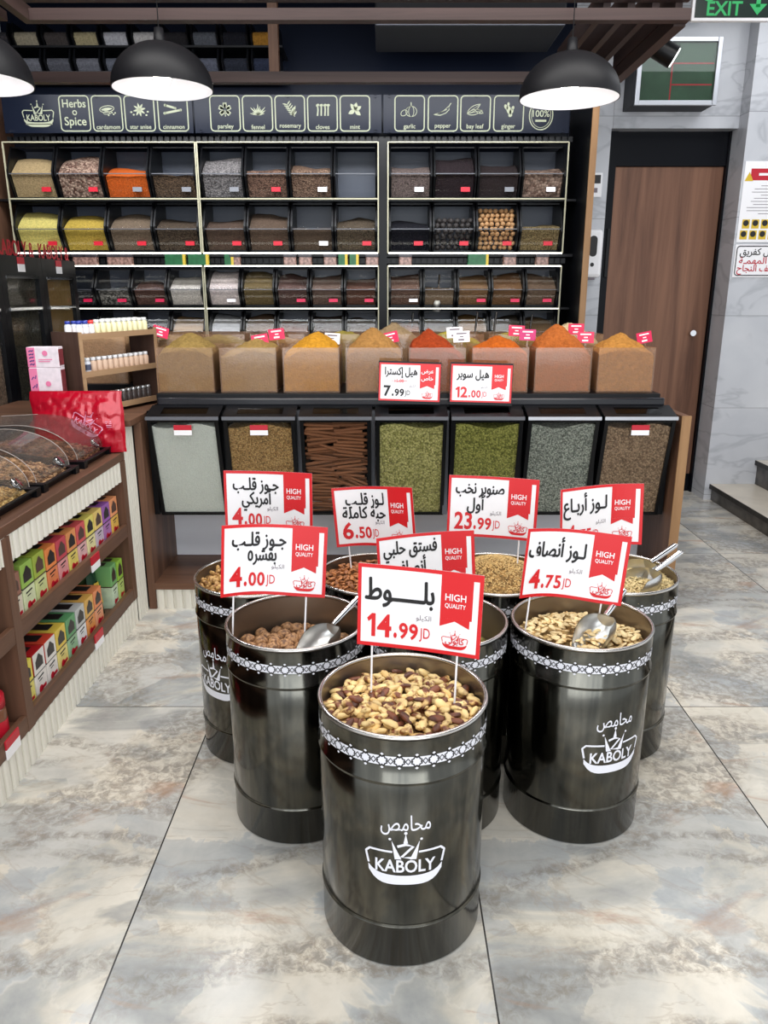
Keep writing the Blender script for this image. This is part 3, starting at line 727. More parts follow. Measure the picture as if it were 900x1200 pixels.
ICONS = [('cardamom', 126), ('star anise', 164), ('cinnamon', 203), ('parsley', 264), ('fennel', 302), ('rosemary', 340), ('cloves', 378), ('mint', 416), ('garlic', 480), ('pepper', 519), ('bay leaf', 557), ('ginger', 596)]
for nm, u in ICONS + [('herbs', 88)]:
    X = hpx(u)
    fn = lambda a, b, X=X: (X + a, -0.0012, zc + b)
    fr = MB(); stroke(fr, rrect(-0.094, -0.102, 0.094, 0.102, 0.022), 0.007, fn, 0, True)
    o = fr.obj('pictogram_frame', M_ICON, hb)
    d = MB()
    if nm == 'herbs':
        put_text(d, 'Herbs', 0, 0.058, 0.066, fn, 'C', 0.012, wid=0.15); put_text(d, 'Spice', 0, -0.052, 0.07, fn, 'C', 0.012, wid=0.14)
        stroke(d, ell(0, .005, .012, .012), 0.006, fn, 0, True); d.obj('lettering', M_ICON, o)
    else:
        fn2 = lambda a, b, X=X: (X + a * 0.085, -0.0015, zc + 0.012 + b * 0.085)
        draw_icon(nm, d, fn2); d.obj('pictogram', M_ICON, o)
        c = MB(); put_text(c, nm, 0, -0.078, 0.036, fn, 'C', 0.01); c.obj('caption', M_ICON, o)
b_ = MB(); X = hpx(45); fn = lambda a, b: (X + a, -0.0012, zc - 0.012 + b)
crown_badge(b_, fn, 0.205); stroke(b_, [(-.085, -.05), (.085, -.05)], 0.004, fn); b_.obj('crown_badge', M_ICON, hb)
b_ = MB(); X = hpx(634); stroke(b_, ell(0, 0, .075, .085, 0, 28), 0.006, lambda a, b: (X + a, -0.0012, zc - .01 + b), 0, True); stroke(b_, ell(0, 0, .062, .072, 0, 28), 0.003, lambda a, b: (X + a, -0.0012, zc - .01 + b), 0, True)
put_text(b_, '100%', 0, 0.01, 0.055, lambda a, b: (X + a, -0.0012, zc - .01 + b), 'C', 0.01); stroke(b_, [(-.035, -.032), (.035, -.032)], 0.012, lambda a, b: (X + a, -0.0012, zc - .01 + b)); b_.obj('round_seal', M_ICON, hb)
# ---------------------------------------------------------------- upper bins near the ceiling
us = thing('upper_shelf', 'dark shelf of small bins high up under the ceiling behind the wooden frame', 'shelf unit', (-1.7, FY, 2.872))
MB().box((-0.9, 0.0, 0.0), (1.06, 0.30, 0.012)).obj('shelf_board', M_BLACK, us)
MB().box((-0.9, 0.0, 0.146), (1.06, 0.30, 0.158)).obj('shelf_board', M_BLACK, us)
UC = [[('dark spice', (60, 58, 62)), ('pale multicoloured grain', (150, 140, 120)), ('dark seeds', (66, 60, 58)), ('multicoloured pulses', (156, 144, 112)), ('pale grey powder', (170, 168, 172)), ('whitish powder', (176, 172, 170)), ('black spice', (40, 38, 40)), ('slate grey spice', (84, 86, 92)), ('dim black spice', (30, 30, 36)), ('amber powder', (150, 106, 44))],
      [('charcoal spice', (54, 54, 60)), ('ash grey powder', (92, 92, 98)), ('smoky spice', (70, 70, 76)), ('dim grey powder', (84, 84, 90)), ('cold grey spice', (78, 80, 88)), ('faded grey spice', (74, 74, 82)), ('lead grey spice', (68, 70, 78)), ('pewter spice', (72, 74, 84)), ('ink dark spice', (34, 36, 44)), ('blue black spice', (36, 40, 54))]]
for r in range(2):
    for k in range(10):
        x = -2.53 + k * 0.187; z = 2.98 - r * 0.172 if r == 0 else 2.805
        z = 3.0305 if r == 0 else 2.8845
        d, c = UC[r][k]
        t = thing('scoop_bin', 'small bin of %s, %s, %s row under the ceiling' % (d, NUM[k] + ('' if k == 0 else ' from left'), 'upper' if r == 0 else 'lower'), 'bin', (x + 0.093, FY, z), group='small bins under the ceiling')
        hw = 0.085
        prof = [(0.045, 0), (0.0, 0.055), (0.03, 0.13), (0.26, 0.13), (0.26, 0)]
        for sx in (-1, 1):
            xs = sorted((sx * hw, sx * (hw - 0.011))); MB().prism([(y - 0.012 if y < .2 else y, zz) for y, zz in prof], xs[0], xs[1], 'X').obj('side_panel', M_BLACKP, t)
        MB().add([(-hw + .011, .045, .002), (hw - .011, .045, .002), (hw - .011, 0, .055), (-hw + .011, 0, .055), (hw - .011, .03, .128), (-hw + .011, .03, .128)], [(0, 1, 2, 3), (3, 2, 4, 5)]).obj('front_panel', M_CLEAR, t)
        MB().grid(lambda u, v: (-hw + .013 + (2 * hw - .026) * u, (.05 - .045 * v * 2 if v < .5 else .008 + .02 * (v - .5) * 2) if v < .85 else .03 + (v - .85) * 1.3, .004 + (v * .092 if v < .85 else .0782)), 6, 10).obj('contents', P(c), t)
# ================================================================== back counter
CY = 3.60
bc = thing('back_counter', 'long wood and black service counter holding the spice boxes and angled bins', 'counter', (0.13, CY, 0))
def cb(a, b, bev=0): return MB().box((a[0] - 0.13, a[1] - CY, a[2]), (b[0] - 0.13, b[1] - CY, b[2]), bev=bev)
ep = cb((-1.185, 3.60, 0), (-1.15, 4.40, 0.954)).obj('end_panel', M_WALNZ, bc)
ep = cb((1.405, 3.601, 0), (1.445, 4.40, 0.98)).obj('end_panel', M_WALNZ, bc)
cb((1.403, 3.592, 0), (1.447, 3.6005, 0.982)).obj('edge_strip', M_OAK, ep)
cb((-1.15, 3.60, 0.105), (1.405, 4.07, 0.137)).obj('niche_shelf', M_WALNX, bc)
cb((-1.15, 4.04, 0.137), (1.405, 4.07, 0.99)).obj('back_panel', M_WHITE, bc)
mb = MB(); fluted(mb, (-1.15 - .13, 3.615 - CY), (1.405 - .13, 3.615 - CY), 0.0, 0.105, (0, -1), 0.046, 0.012); mb.obj('fluted_plinth', M_FLUTE, bc)
cb((-1.108, 3.745, 1.0), (1.345, 4.50, 1.068), 0.004).obj('worktop', M_BLACK, bc)
rl = thing('rear_ledge', 'black ledge behind the bottle rack carrying the rear spice boxes', 'counter', (-1.68, 4.46, 0))
MB().box((0, -.33, 1.0), (.57, .04, 1.068), bev=.004).obj('worktop', M_BLACK, rl); MB().box((0, .0, 0), (.52, .035, .9995)).obj('support', M_BLACK, rl)
cb((-1.10, 3.72, 1.012), (1.36, 3.752, 1.05), 0.008).obj('edge_trim', mat('black_gloss_trim', (30, 31, 36), 0.18), bc)
cb((-1.15, 3.85, 0.935), (1.405, 4.04, 1.0)).obj('under_rail', M_BLACKP, bc)
for k in range(8):
    x = -1.128 + 0.36 * k - 0.008
    if -1.15 < x < 1.40: cb((x - .012, 3.70, 0.47), (x + .012, 3.86, 0.99)).obj('divider', M_LIP if k in (2, 3, 4) else M_BLACKP, bc)
# ---------------------------------------------------------------- angled deep bins
def deep_bin(i, desc, fillm, toptxt, where):
    x0 = -1.118 + 0.36 * i; W_ = 0.336; zt = 0.968; zb = 0.463
    t = thing('bulk_bin', 'angled deep bin of %s, %s' % (desc, where), 'bin', (x0 + W_ / 2, 3.60, zb), group='angled deep bins under the counter')
    h = zt - zb; hw = W_ / 2; sl = 0.12
    yf = lambda z: sl * (1 - z / h)
    # side panels, wider at the top
    prof = [(yf(0), 0), (yf(h), h), (0.33, h + 0.02), (0.33, 0.04)]
    for sx in (-1, 1):
        xs = sorted((sx * hw, sx * (hw - 0.012)))
        MB().prism(prof, xs[0], xs[1], 'X').obj('side_panel', M_BLACKP, t)
    MB().box((-hw + .0125, 0.318, 0.045), (hw - .0125, 0.33, h)).box((-hw + .0125, yf(0) + .004, 0.0), (hw - .0125, 0.317, 0.012)).obj('bin_shell', M_BLACKP, t)
    # face frame
    fr = MB(); e = 0.018
    for (xa, xb, za, zb_) in ((-hw, -hw + e, 0, h), (hw - e, hw, 0, h), (-hw + e, hw - e, 0, 0.012), (-hw + e, hw - e, h - 0.016, h)):
        P4 = [(xa, yf(za) - .007, za), (xb, yf(za) - .007, za), (xb, yf(zb_) - .007, zb_), (xa, yf(zb_) - .007, zb_)]
        fr.add(P4 + [(p[0], p[1] + .0065, p[2]) for p in P4], [(0, 1, 2, 3), (4, 7, 6, 5), (0, 4, 5, 1), (1, 5, 6, 2), (2, 6, 7, 3), (3, 7, 4, 0)])
    fr.obj('face_frame', M_BLACKP, t)
    MB().add([(-hw + e, yf(.012), .012), (hw - e, yf(.012), .012), (hw - e, yf(h - .016), h - .016), (-hw + e, yf(h - .016), h - .016)], [(0, 1, 2, 3)]).obj('window_pane', M_CLEAR, t)
    ld = MB().prism([(-0.012, h + .002), (-0.012, h + .010), (0.12, h + .048), (0.12, h + .040)], -hw - .004, hw + .004, 'X').obj('lid', M_BLACK, t)
    MB().box((-hw - .004, -.018, h - .004), (hw + .004, -.0125, h + .012)).obj('lid_edge', M_ALU if i > 4 else M_LIP, ld)
    MB().add([(-hw + .06, .02, h + .0205), (hw - .06, .02, h + .0205), (hw - .06, .09, h + .041), (-hw + .06, .09, h + .041)], [(0, 1, 2, 3)]).obj('lid_window', M_SMOKE, ld)
    if toptxt:
        tx = 0.0 if i < 3 or i > 5 else 0.0
        tg = MB().box((tx - .042, yf(h) - .0125, h - .052), (tx + .042, yf(h) - .009, h - .028)).obj('price_tag', toptxt, t)
        MB().box((tx - .042, yf(h) - .0125, h - .076), (tx + .042, yf(h) - .009, h - .0525)).obj('price_strip', M_CARD, tg)
    if fillm is not None:
        top = 0.035
        def fn(u, v):
            z = 0.014 + v * (h - 0.016 - top) - (0.012 * math.sin(u * 7 + i) * (v > .95))
            return (-hw + .014 + (W_ - .028) * u, yf(z) + .006, z)
        def fn2(u, v):
            z = h - .002 - top + 0.0 - .012 * math.sin(u * 7 + i) * (1 - v) + .03 * math.sin(PI * u) * v
            return (-hw + .014 + (W_ - .028) * u, yf(z) + .006 + v * .28, min(z, h - .01))
        o = MB().grid(fn, 16, 14).grid(fn2, 16, 8).obj('bulk_goods', fillm, None, (x0 + W_ / 2, 3.60, zb))
        tag(o, '%s in the angled bin, %s' % (desc, where), 'spice', kind='stuff')
    return t
DB = [('greenish white powder', P((222, 226, 214), 0.04, 200), RT), ('golden brown crushed grain', G((206, 168, 108), (156, 116, 68), 150), RT), ('cinnamon sticks', None, None), ('light green cardamom pods', G((206, 198, 128), (142, 140, 74), 115, 0.4), None), ('darker green cardamom pods', G((172, 170, 90), (112, 114, 50), 120, 0.4), None), ('grey green dried leaves', G((184, 188, 172), (104, 110, 100), 150, 0.35), None), ('dusty brown bark shavings', G((170, 142, 112), (116, 92, 70), 125, 0.45), RT)]
WH = ['leftmost of the seven', 'second of the seven from the left', 'third of the seven from the left', 'middle one of the seven', 'third of the seven from the right', 'second of the seven from the right', 'rightmost of the seven']
for i, (d, m_, tg_) in enumerate(DB):
    b = deep_bin(i, d, m_, tg_, WH[i])
# cinnamon sticks stacked behind the third window
M_CIN = wood('cinnamon_bark', (104, 64, 42), (160, 106, 70), 'X', 1.6, 0.8)
def quill(L_, r):
    mb = MB(); n = 9; prof = []
    for k in range(n + 1):
        a = 2 * PI * 0.92 * k / n; rr = r * (1 - 0.3 * k / n); prof.append((rr * math.cos(a), rr * math.sin(a)))
    mb.add([(-L_ / 2, y, z) for y, z in prof] + [(L_ / 2, y * .9, z * .95) for y, z in prof], [(i, i + 1, n + 2 + i, n + 1 + i) for i in range(n)], 0, True)
    mb.add([(-L_ / 2, 0, 0)] + [(-L_ / 2, y, z) for y, z in prof], [tuple(range(1, n + 2))], 0); mb.add([(L_ / 2, y * .9, z * .95) for y, z in prof], [tuple(range(n + 1))], 0)
    return mb
quills = [quill(l, r).mesh('cinnamon_stick', M_CIN) for l, r in ((0.15, .0095), (0.13, .0105), (0.17, .009))]
rnd = random.Random(3); xc = -1.118 + 0.72 + 0.168
MB().add([(xc - .15, 3.602 + .165, .48), (xc + .15, 3.602 + .165, .48), (xc + .15, 3.602 + .05, .93), (xc - .15, 3.602 + .05, .93)], [(0, 1, 2, 3)])
for k in range(108):
    row = k // 4; z = 0.485 + row * 0.0172; c4 = k % 4
    if z > 0.945: break
    y = 3.60 + 0.12 * (1 - (z - .463) / .505) + 0.02 + (0.02 if c4 >= 2 else 0)
    x = xc + (-0.068 if c4 % 2 == 0 else 0.068) + rnd.uniform(-.014, .014)
    tilt = rnd.uniform(-.16, .16) if rnd.random() < .8 else rnd.uniform(-.5, .5)
    if c4 >= 2: z += 0.008
    inst(quills[k % 3], 'cinnamon_stick', (x, y, z), (rnd.random() * 6, tilt, rnd.uniform(-.05, .05)), (1, 1, 1), 'curled brown cinnamon stick stacked behind the window of the third deep bin', 'spice', 'cinnamon sticks in the deep bin')
# ---------------------------------------------------------------- clear boxes of heaped spice on the worktop
def acrylic_box(x0, y0, z0, W_, D_, H_, label, spice, spl, peak, px, py, sharp=1.0, seed=0, level=0.9):
    t = thing('acrylic_box', label, 'box', (x0 + W_ / 2, y0, z0), group='clear acrylic spice boxes')
    hw = W_ / 2; th = .003
    for nm, a, b in (('front_panel', (-hw, 0, 0), (hw, th, H_)), ('rear_panel', (-hw, D_ - th, 0), (hw, D_, H_)), ('side_panel', (-hw, th, 0), (-hw + th, D_ - th, H_)), ('side_panel', (hw - th, th, 0), (hw, D_ - th, H_)), ('base_panel', (-hw + th, th, 0), (hw - th, D_ - th, th))):
        MB().box(a, b).obj(nm, M_CLEARB, t)
    g = .006; zb = .005; zl = H_ * level
    def top(u, v):
        x = -hw + g + (W_ - 2 * g) * u; y = g + (D_ - 2 * g) * v
        d = math.hypot((u - px) / .60, (v - py) / .70)
        z = zl - .03 * max(0.0, d - .55) + peak * 1.15 * (math.sqrt((max(0.0, 1.12 - d)) ** 2 + .004) - .06) * (.92 if d < .05 else 1) / 1.06 + .011 * mnoise.noise((u * 5 + seed, v * 5, seed * 1.7)) + 0.006 * mnoise.noise((u * 15, v * 15 + seed, 2)) + 0.003 * mnoise.noise((u * 38, v * 38, seed))
        edge = min(u, 1 - u, v, 1 - v)
        z = min(z, zl + edge * .9 + .006)
        return (x, y, z)
    mb = MB().grid(top, 48, 40)
    mb.grid(lambda u, v: (top(u, 0)[0], top(u, 0)[1], zb + (top(u, 0)[2] - zb) * v), 48, 1, 0, False)
    mb.grid(lambda u, v: (top(u, 1)[0], top(u, 1)[1], zb + (top(u, 1)[2] - zb) * v), 48, 1, 0, False)
    mb.grid(lambda u, v: (top(0, u)[0], top(0, u)[1], zb + (top(0, u)[2] - zb) * v), 40, 1, 0, False)
    mb.grid(lambda u, v: (top(1, u)[0], top(1, u)[1], zb + (top(1, u)[2] - zb) * v), 40, 1, 0, False)
    o = mb.obj('spice_heap', spice, None, (x0 + W_ / 2, y0, z0))
    tag(o, spl, 'spice', kind='stuff')
    return t
FB = [('khaki green spice', (150, 124, 70), .085, .5, .5, 1.1), ('tan green spice', (160, 130, 76), .06, .6, .5, 1.0), ('turmeric yellow spice', (206, 146, 44), .09, .58, .45, 1.2), ('light brown spice', (176, 128, 72), .11, .48, .45, 1.2), ('brick red spice', (166, 66, 30), .10, .38, .45, 1.1), ('vivid orange spice', (198, 98, 32), .075, .5, .4, 1.0), ('rust orange spice', (188, 104, 48), .125, .45, .4, 1.2), ('amber brown spice', (196, 136, 66), .085, .5, .45, 0.9)]
bx0 = -1.107; ZW = 1.0685
for i, (d, c, pk, px, py, sh) in enumerate(FB):
    pos = NUM[i] + ('' if i == 0 else ' from the left')
    acrylic_box(bx0 + i * .307, 3.79, ZW, .276, .30, .215, 'clear acrylic box of %s in the front row on the counter' % d, P(tuple(int(q * .9) for q in c), .16, 120), 'peaked heap of %s in a front row clear box' % d, pk, px, py, sh, i, .86)
RB = [('beige brown meal', (190, 156, 116), .06), ('dull tan meal', (156, 130, 92), .03), ('moss green powder', (136, 122, 66), .03), ('dark ochre powder', (150, 112, 56), .02), ('olive yellow powder', (150, 134, 62), .05), ('sandy grey powder', (152, 128, 96), .09), ('lemon green powder', (172, 160, 60), .05), ('sage yellow powder', (160, 146, 64), .06), ('creamy white powder', (216, 192, 150), .09)]
for i, (d, c, pk) in enumerate(RB):
    acrylic_box(-1.65 + i * .315, 4.14, ZW, .286, .30, .26, 'clear acrylic box of %s in the rear row on the counter' % d, P(c, .12, 120), 'heap of %s in a rear row clear box' % d, pk, .5 + .1 * math.sin(i * 2), .5, 1.0, 20 + i, .82)
# pink and white shelf cards stuck in the heaps
def spice_card(x, y, z, yaw, roll, m_, label, w_=.082, h_=.055):
    t = thing('price_card', label, 'price card', (x, y, z), (0, 0, 0), group='price cards in the spice boxes')
    t.rotation_euler = (-.12, roll, yaw)
    MB().box((-w_ / 2, 0, 0), (w_ / 2, .0012, h_)).obj('card', m_, t)
    mb = MB(); fn = lambda a, b: (a, -.0006, b); ink = M_CARD if m_ is not M_CARD else M_GREYINK
    stroke(mb, [(-w_ * .32, h_ * .78), (w_ * .32, h_ * .78)], h_ * .12, fn); stroke(mb, [(-w_ * .1, h_ * .5), (w_ * .12, h_ * .5)], h_ * .1, fn); stroke(mb, [(-w_ * .2, h_ * .22), (w_ * .16, h_ * .22)], h_ * .15, fn)
    mb.obj('print', ink, t)
    MB().box((-.004, .0015, -.05), (.004, .003, h_)).obj('stake', M_CLEARB, t)
def at(u, v, Y):
    x = (u - 450) / 900; yc = (600 - v) / 900; c, s = math.cos(PITCH), math.sin(PITCH)
    k = Y / (c + yc * s); return (x * k, Y, CAM_H + k * (-s + yc * c))
for (u, v, Y, yaw, roll, m_, lb) in ((306, 405, 3.93, .3, -.14, M_PINKT, 'tilted pink price card standing in the tan green heap'), (325, 398, 4.06, .3, -.1, M_PINKT, 'pink price card half hidden behind the tan green heap'),
        (384, 410, 3.95, -.2, .05, M_CARD, 'white price card standing in the turmeric yellow heap'), (389, 403, 4.07, -.2, .05, M_CARD, 'small white price card behind the turmeric yellow heap'),
        (459, 402, 3.95, .3, -.2, M_PINKT, 'tilted pink price card at the right of the light brown heap'), (541, 401, 3.95, 0, -.05, M_CARD, 'white price card standing between red and orange heaps'), (533, 396, 4.07, 0, -.05, M_CARD, 'white price card behind the red heap'),
        (618, 399, 3.95, 0, .03, mat('magenta_tag', (196, 44, 110), .4), 'magenta price card at the right of the vivid orange heap'), (605, 394, 4.07, 0, .05, M_PINKT, 'pink price card behind the vivid orange heap'), (686, 402, 3.94, -.1, .0, M_PINKT, 'pink price card at the right of the rust orange heap'), (675, 392, 4.1, 0, 0, M_PINKT, 'pink price card behind the rust orange heap'),
        (756, 402, 3.95, .2, -.18, M_PINKT, 'tilted pink price card at the right end of the spice boxes'), (187, 395, 4.1, .5, .3, M_PINKT, 'crooked pink price card beside the bottle rack')):
    p = at(u, v, Y); spice_card(*p, yaw, roll, m_, lb)
# ================================================================== corner block and left counter
cbk = thing('corner_block', 'corner cabinet with fluted side and wooden top joining both counters', 'cabinet', (-1.55, 3.9, 0))
MB().box((-0.4, -0.44, 0), (0.352, 0.55, 0.955)).obj('body', M_DARKW, cbk)
MB().box((-0.41, -0.445, 0.955), (0.40, 0.215, 0.983), bev=.002).obj('wooden_top', M_WALNX, cbk)
mb = MB(); fluted(mb, (0.354, -0.438), (0.354, -0.303), 0.0, 0.955, (1, 0), 0.027, 0.008); mb.obj('fluted_panel', M_FLUTE, cbk)
LX = -1.19
lc = thing('nut_counter', 'brown wooden counter with fluted bands and open shelves of tea boxes along the left', 'counter', (LX, 2.6, 0))
def lb_(a, b, bev=0): return MB().box((a[0] - LX, a[1] - 2.6, a[2]), (b[0] - LX, b[1] - 2.6, b[2]), bev=bev)
lb_((-1.93, 0.9, 0.805), (LX, 3.452, 0.842), .003).obj('worktop', M_WALN, lc)
mb = MB(); fluted(mb, (-.012, .9 - 2.6), (-.012, 3.40 - 2.6), .715, .805, (1, 0), .044, .011); mb.box((-.06, .9 - 2.6, .715), (-.013, 3.40 - 2.6, .805)); mb.obj('fluted_band', M_FLUTE, lc)
mb = MB(); fluted(mb, (-.012, .9 - 2.6), (-.012, 3.452 - 2.6), 0, .128, (1, 0), .044, .011); mb.box((-.06, .9 - 2.6, 0), (-.013, 3.45 - 2.6, .128)); mb.obj('fluted_plinth', M_FLUTE, lc)
for z in (.45, .13):
    lb_((-1.58, 0.9, z + .02), (LX - .02, 3.40, z + .035)).obj('shelf', M_WALN, lc)
    lb_((LX - .02, 0.9, z), (LX, 3.40, z + .06), .002).obj('shelf_rail', M_WALN, lc)
for y in (0.9, 2.27, 3.40):
    lb_((-1.58, y, .128), (LX + .001, y + .05, .804)).obj('upright', M_WALNZ, lc)
lb_((-1.60, 0.9, .128), (-1.582, 3.45, .804)).obj('back_panel', M_WALN, lc)
lb_((-1.92, 0.9, 0), (-1.62, 3.45, .80)).obj('carcass', M_DARKW, lc)
for y, z in ((2.98, .487), (2.93, .165)):
    tg = lb_((LX + .0005, y - .045, z - .012), (LX + .005, y + .045, z + .022)).obj('price_tag', M_CRIM, lc)
    lb_((LX + .0005, y - .045, z - .042), (LX + .005, y + .045, z - .0125)).obj('price_strip', M_CARD, tg)
tg = lb_((LX + .0005, 2.11, .16), (LX + .005, 2.2, .19)).obj('price_tag', M_CRIM, lc)
lb_((LX + .0005, 2.11, .125), (LX + .005, 2.2, .1595)).obj('price_strip', M_CARD, tg)
# ---------------------------------------------------------------- tea boxes
def tea_box(y, z, w_, h_, c1, c2, label, d_=.17, win=(60, 46, 40), front=None):
    t = thing('tea_box', label, 'box', (LX - .03, y, z), group='tea boxes on the counter shelves')
    a = mat('tea_%s' % (c1,), c1, .4); b = mat('tea_%s' % (c2,), c2, .4, var=.12, vscale=30); wm = mat('tea_%s' % (win,), win, .4)
    hb = h_ * .52
    if front: MB().box((.0001, -w_ * .495, hb + .001), (.0007, w_ * .495, h_ - .001)).obj('white_front', mat('tea_%s' % (front,), front, .4), t)
    MB().box((-d_, -w_ / 2, hb), (0, w_ / 2, h_), bev=.001).obj('upper_carton', a, t)
    MB().box((-d_, -w_ / 2, 0), (0, w_ / 2, hb - .0005), bev=.001).obj('lower_carton', b, t)
    mb = MB().box((-d_ + .001, -w_ / 2 - .0006, hb - .003), (.0006, w_ / 2 + .0006, hb + .002))
    fn = lambda p, q: (.0009, p, q)
    poly_flat(mb, [(-w_ * .33, h_ * .62), (w_ * .33, h_ * .62), (w_ * .33, h_ * .80), (w_ * .18, h_ * .86), (w_ * .05, h_ * .93), (-w_ * .05, h_ * .93), (-w_ * .18, h_ * .86), (-w_ * .33, h_ * .80)], fn)
    fn3 = lambda p, q: (p, q, h_ + .0008)
    poly_flat(mb, [(-d_ * .75, -w_ * .3), (-d_ * .2, -w_ * .3), (-d_ * .2, w_ * .3), (-d_ * .75, w_ * .3)], fn3)
    mb.obj('dark_emblem', wm, t)
    m2 = MB(); stroke(m2, [(-w_ * .28, h_ * .40), (w_ * .26, h_ * .42)], .006, fn); stroke(m2, [(-w_ * .2, h_ * .33), (w_ * .1, h_ * .34)], .004, fn)
    m2.obj('print_lines', M_INK, t)
    m3 = MB(); disc(m3, -w_ * .1, h_ * .13, w_ * .17, fn); stroke(m3, [(0, h_ * .12), (w_ * .38, h_ * .14)], .012, fn); m3.obj('fruit_print', M_CRIM, t)
    return t
WHT = (232, 226, 220)
up = [((150, 104, 88), (220, 210, 190), 'brown and cream'), ((150, 186, 84), (214, 222, 180), 'light green'), ((160, 178, 70), (206, 214, 150), 'olive green'), ((232, 136, 72), (226, 132, 84), 'orange'), ((196, 70, 84), (222, 150, 150), 'raspberry red'), ((228, 150, 90), (230, 210, 110), 'orange topped yellow'), ((214, 90, 92), (226, 180, 180), 'coral pink'), ((230, 216, 110), (236, 228, 170), 'lemon yellow'), ((238, 206, 120), (206, 190, 206), 'yellow and mauve'), ((158, 96, 180), (176, 120, 180), 'purple'), ((240, 160, 110), (236, 190, 90), 'peach and yellow')]
for i, (a, b, d) in enumerate(up):
    tea_box(2.365 + i * .097, .4865, .088, .175 if i in (1, 2) else .165, a, b, '%s tea box standing in the row on the upper counter shelf' % d, win=(36, 30, 30) if i % 2 else (84, 60, 52))
lo = [((226, 210, 80), (232, 220, 120), 'yellow'), ((176, 30, 36), WHT, 'white fronted dark red topped'), ((206, 70, 50), WHT, 'white fronted orange red topped'), ((226, 196, 80), (232, 214, 130), 'golden yellow'), ((96, 158, 106), (150, 190, 150), 'mid green'), ((196, 198, 196), (232, 232, 232), 'plain white'), ((226, 176, 90), (228, 150, 80), 'amber'), ((230, 140, 90), (232, 160, 120), 'salmon orange')]
for i, (a, b, d) in enumerate(lo):
    tea_box(2.365 + i * .097, .1665, .088, .165, a, b, '%s tea box standing in the row on the lower counter shelf' % d, win=(40, 34, 34), front=(226, 222, 216) if i in (1, 2) else None)
tea_box(3.25, .1665, .07, .20, (120, 176, 110), (200, 220, 190), 'pale green tall tea box behind the dark green pouch')
tea_box(3.335, .1665, .07, .19, (150, 196, 70), (190, 214, 120), 'lime green tea box at the far end of the lower shelf')
t = thing('tea_pouch', 'dark green foil pouch on the lower counter shelf beside the salmon box', 'pouch', (LX - .10, 3.165, .1665))
MB().grid(lambda u, v: (.045 * math.sin(PI * u) * (1 - v * .8), -.05 + .1 * u, .24 * v), 10, 8).grid(lambda u, v: (-.045 * math.sin(PI * u) * (1 - v * .8), .05 - .1 * u, .24 * v), 10, 8).obj('foil_body', mat('dark_green_foil', (24, 66, 46), .25, .3), t)
MB().box((-.006, -.048, .236), (.006, .048, .252)).obj('seal', mat('dark_green_foil', (24, 66, 46)), t)
MB().grid(lambda u, v: (.047 * math.sin(PI * (.25 + .5 * u)) * (1 - (.2 + v * .4) * .8) + .003, -.025 + .05 * u, .05 + .1 * v), 6, 4).obj('label_patch', M_PYEL, t)
def jar_red(y, z, label):
    t = thing('coffee_jar', label, 'jar', (LX - .07, y, z), group='red capped jars on the lower shelf')
    MB().lathe([(0, 0), (.040, 0), (.044, .008), (.044, .085), (.038, .10), (0, .10)], 24).obj('jar_body', mat('jar_brown', (120, 80, 60), .2), t)
    MB().lathe([(.0447, .006), (.0449, .04), (.0449, .055), (.0447, .058)], 24).obj('jar_label', M_CRIM, t)
    MB().lathe([(0, .145), (.040, .145), (.043, .14), (.043, .1005), (0, .1005)], 24).obj('cap', M_CRIM, t)
jar_red(2.19, .1665, 'red capped brown jar at the right end of the near lower shelf')
jar_red(2.09, .1665, 'second red capped jar on the near lower shelf')
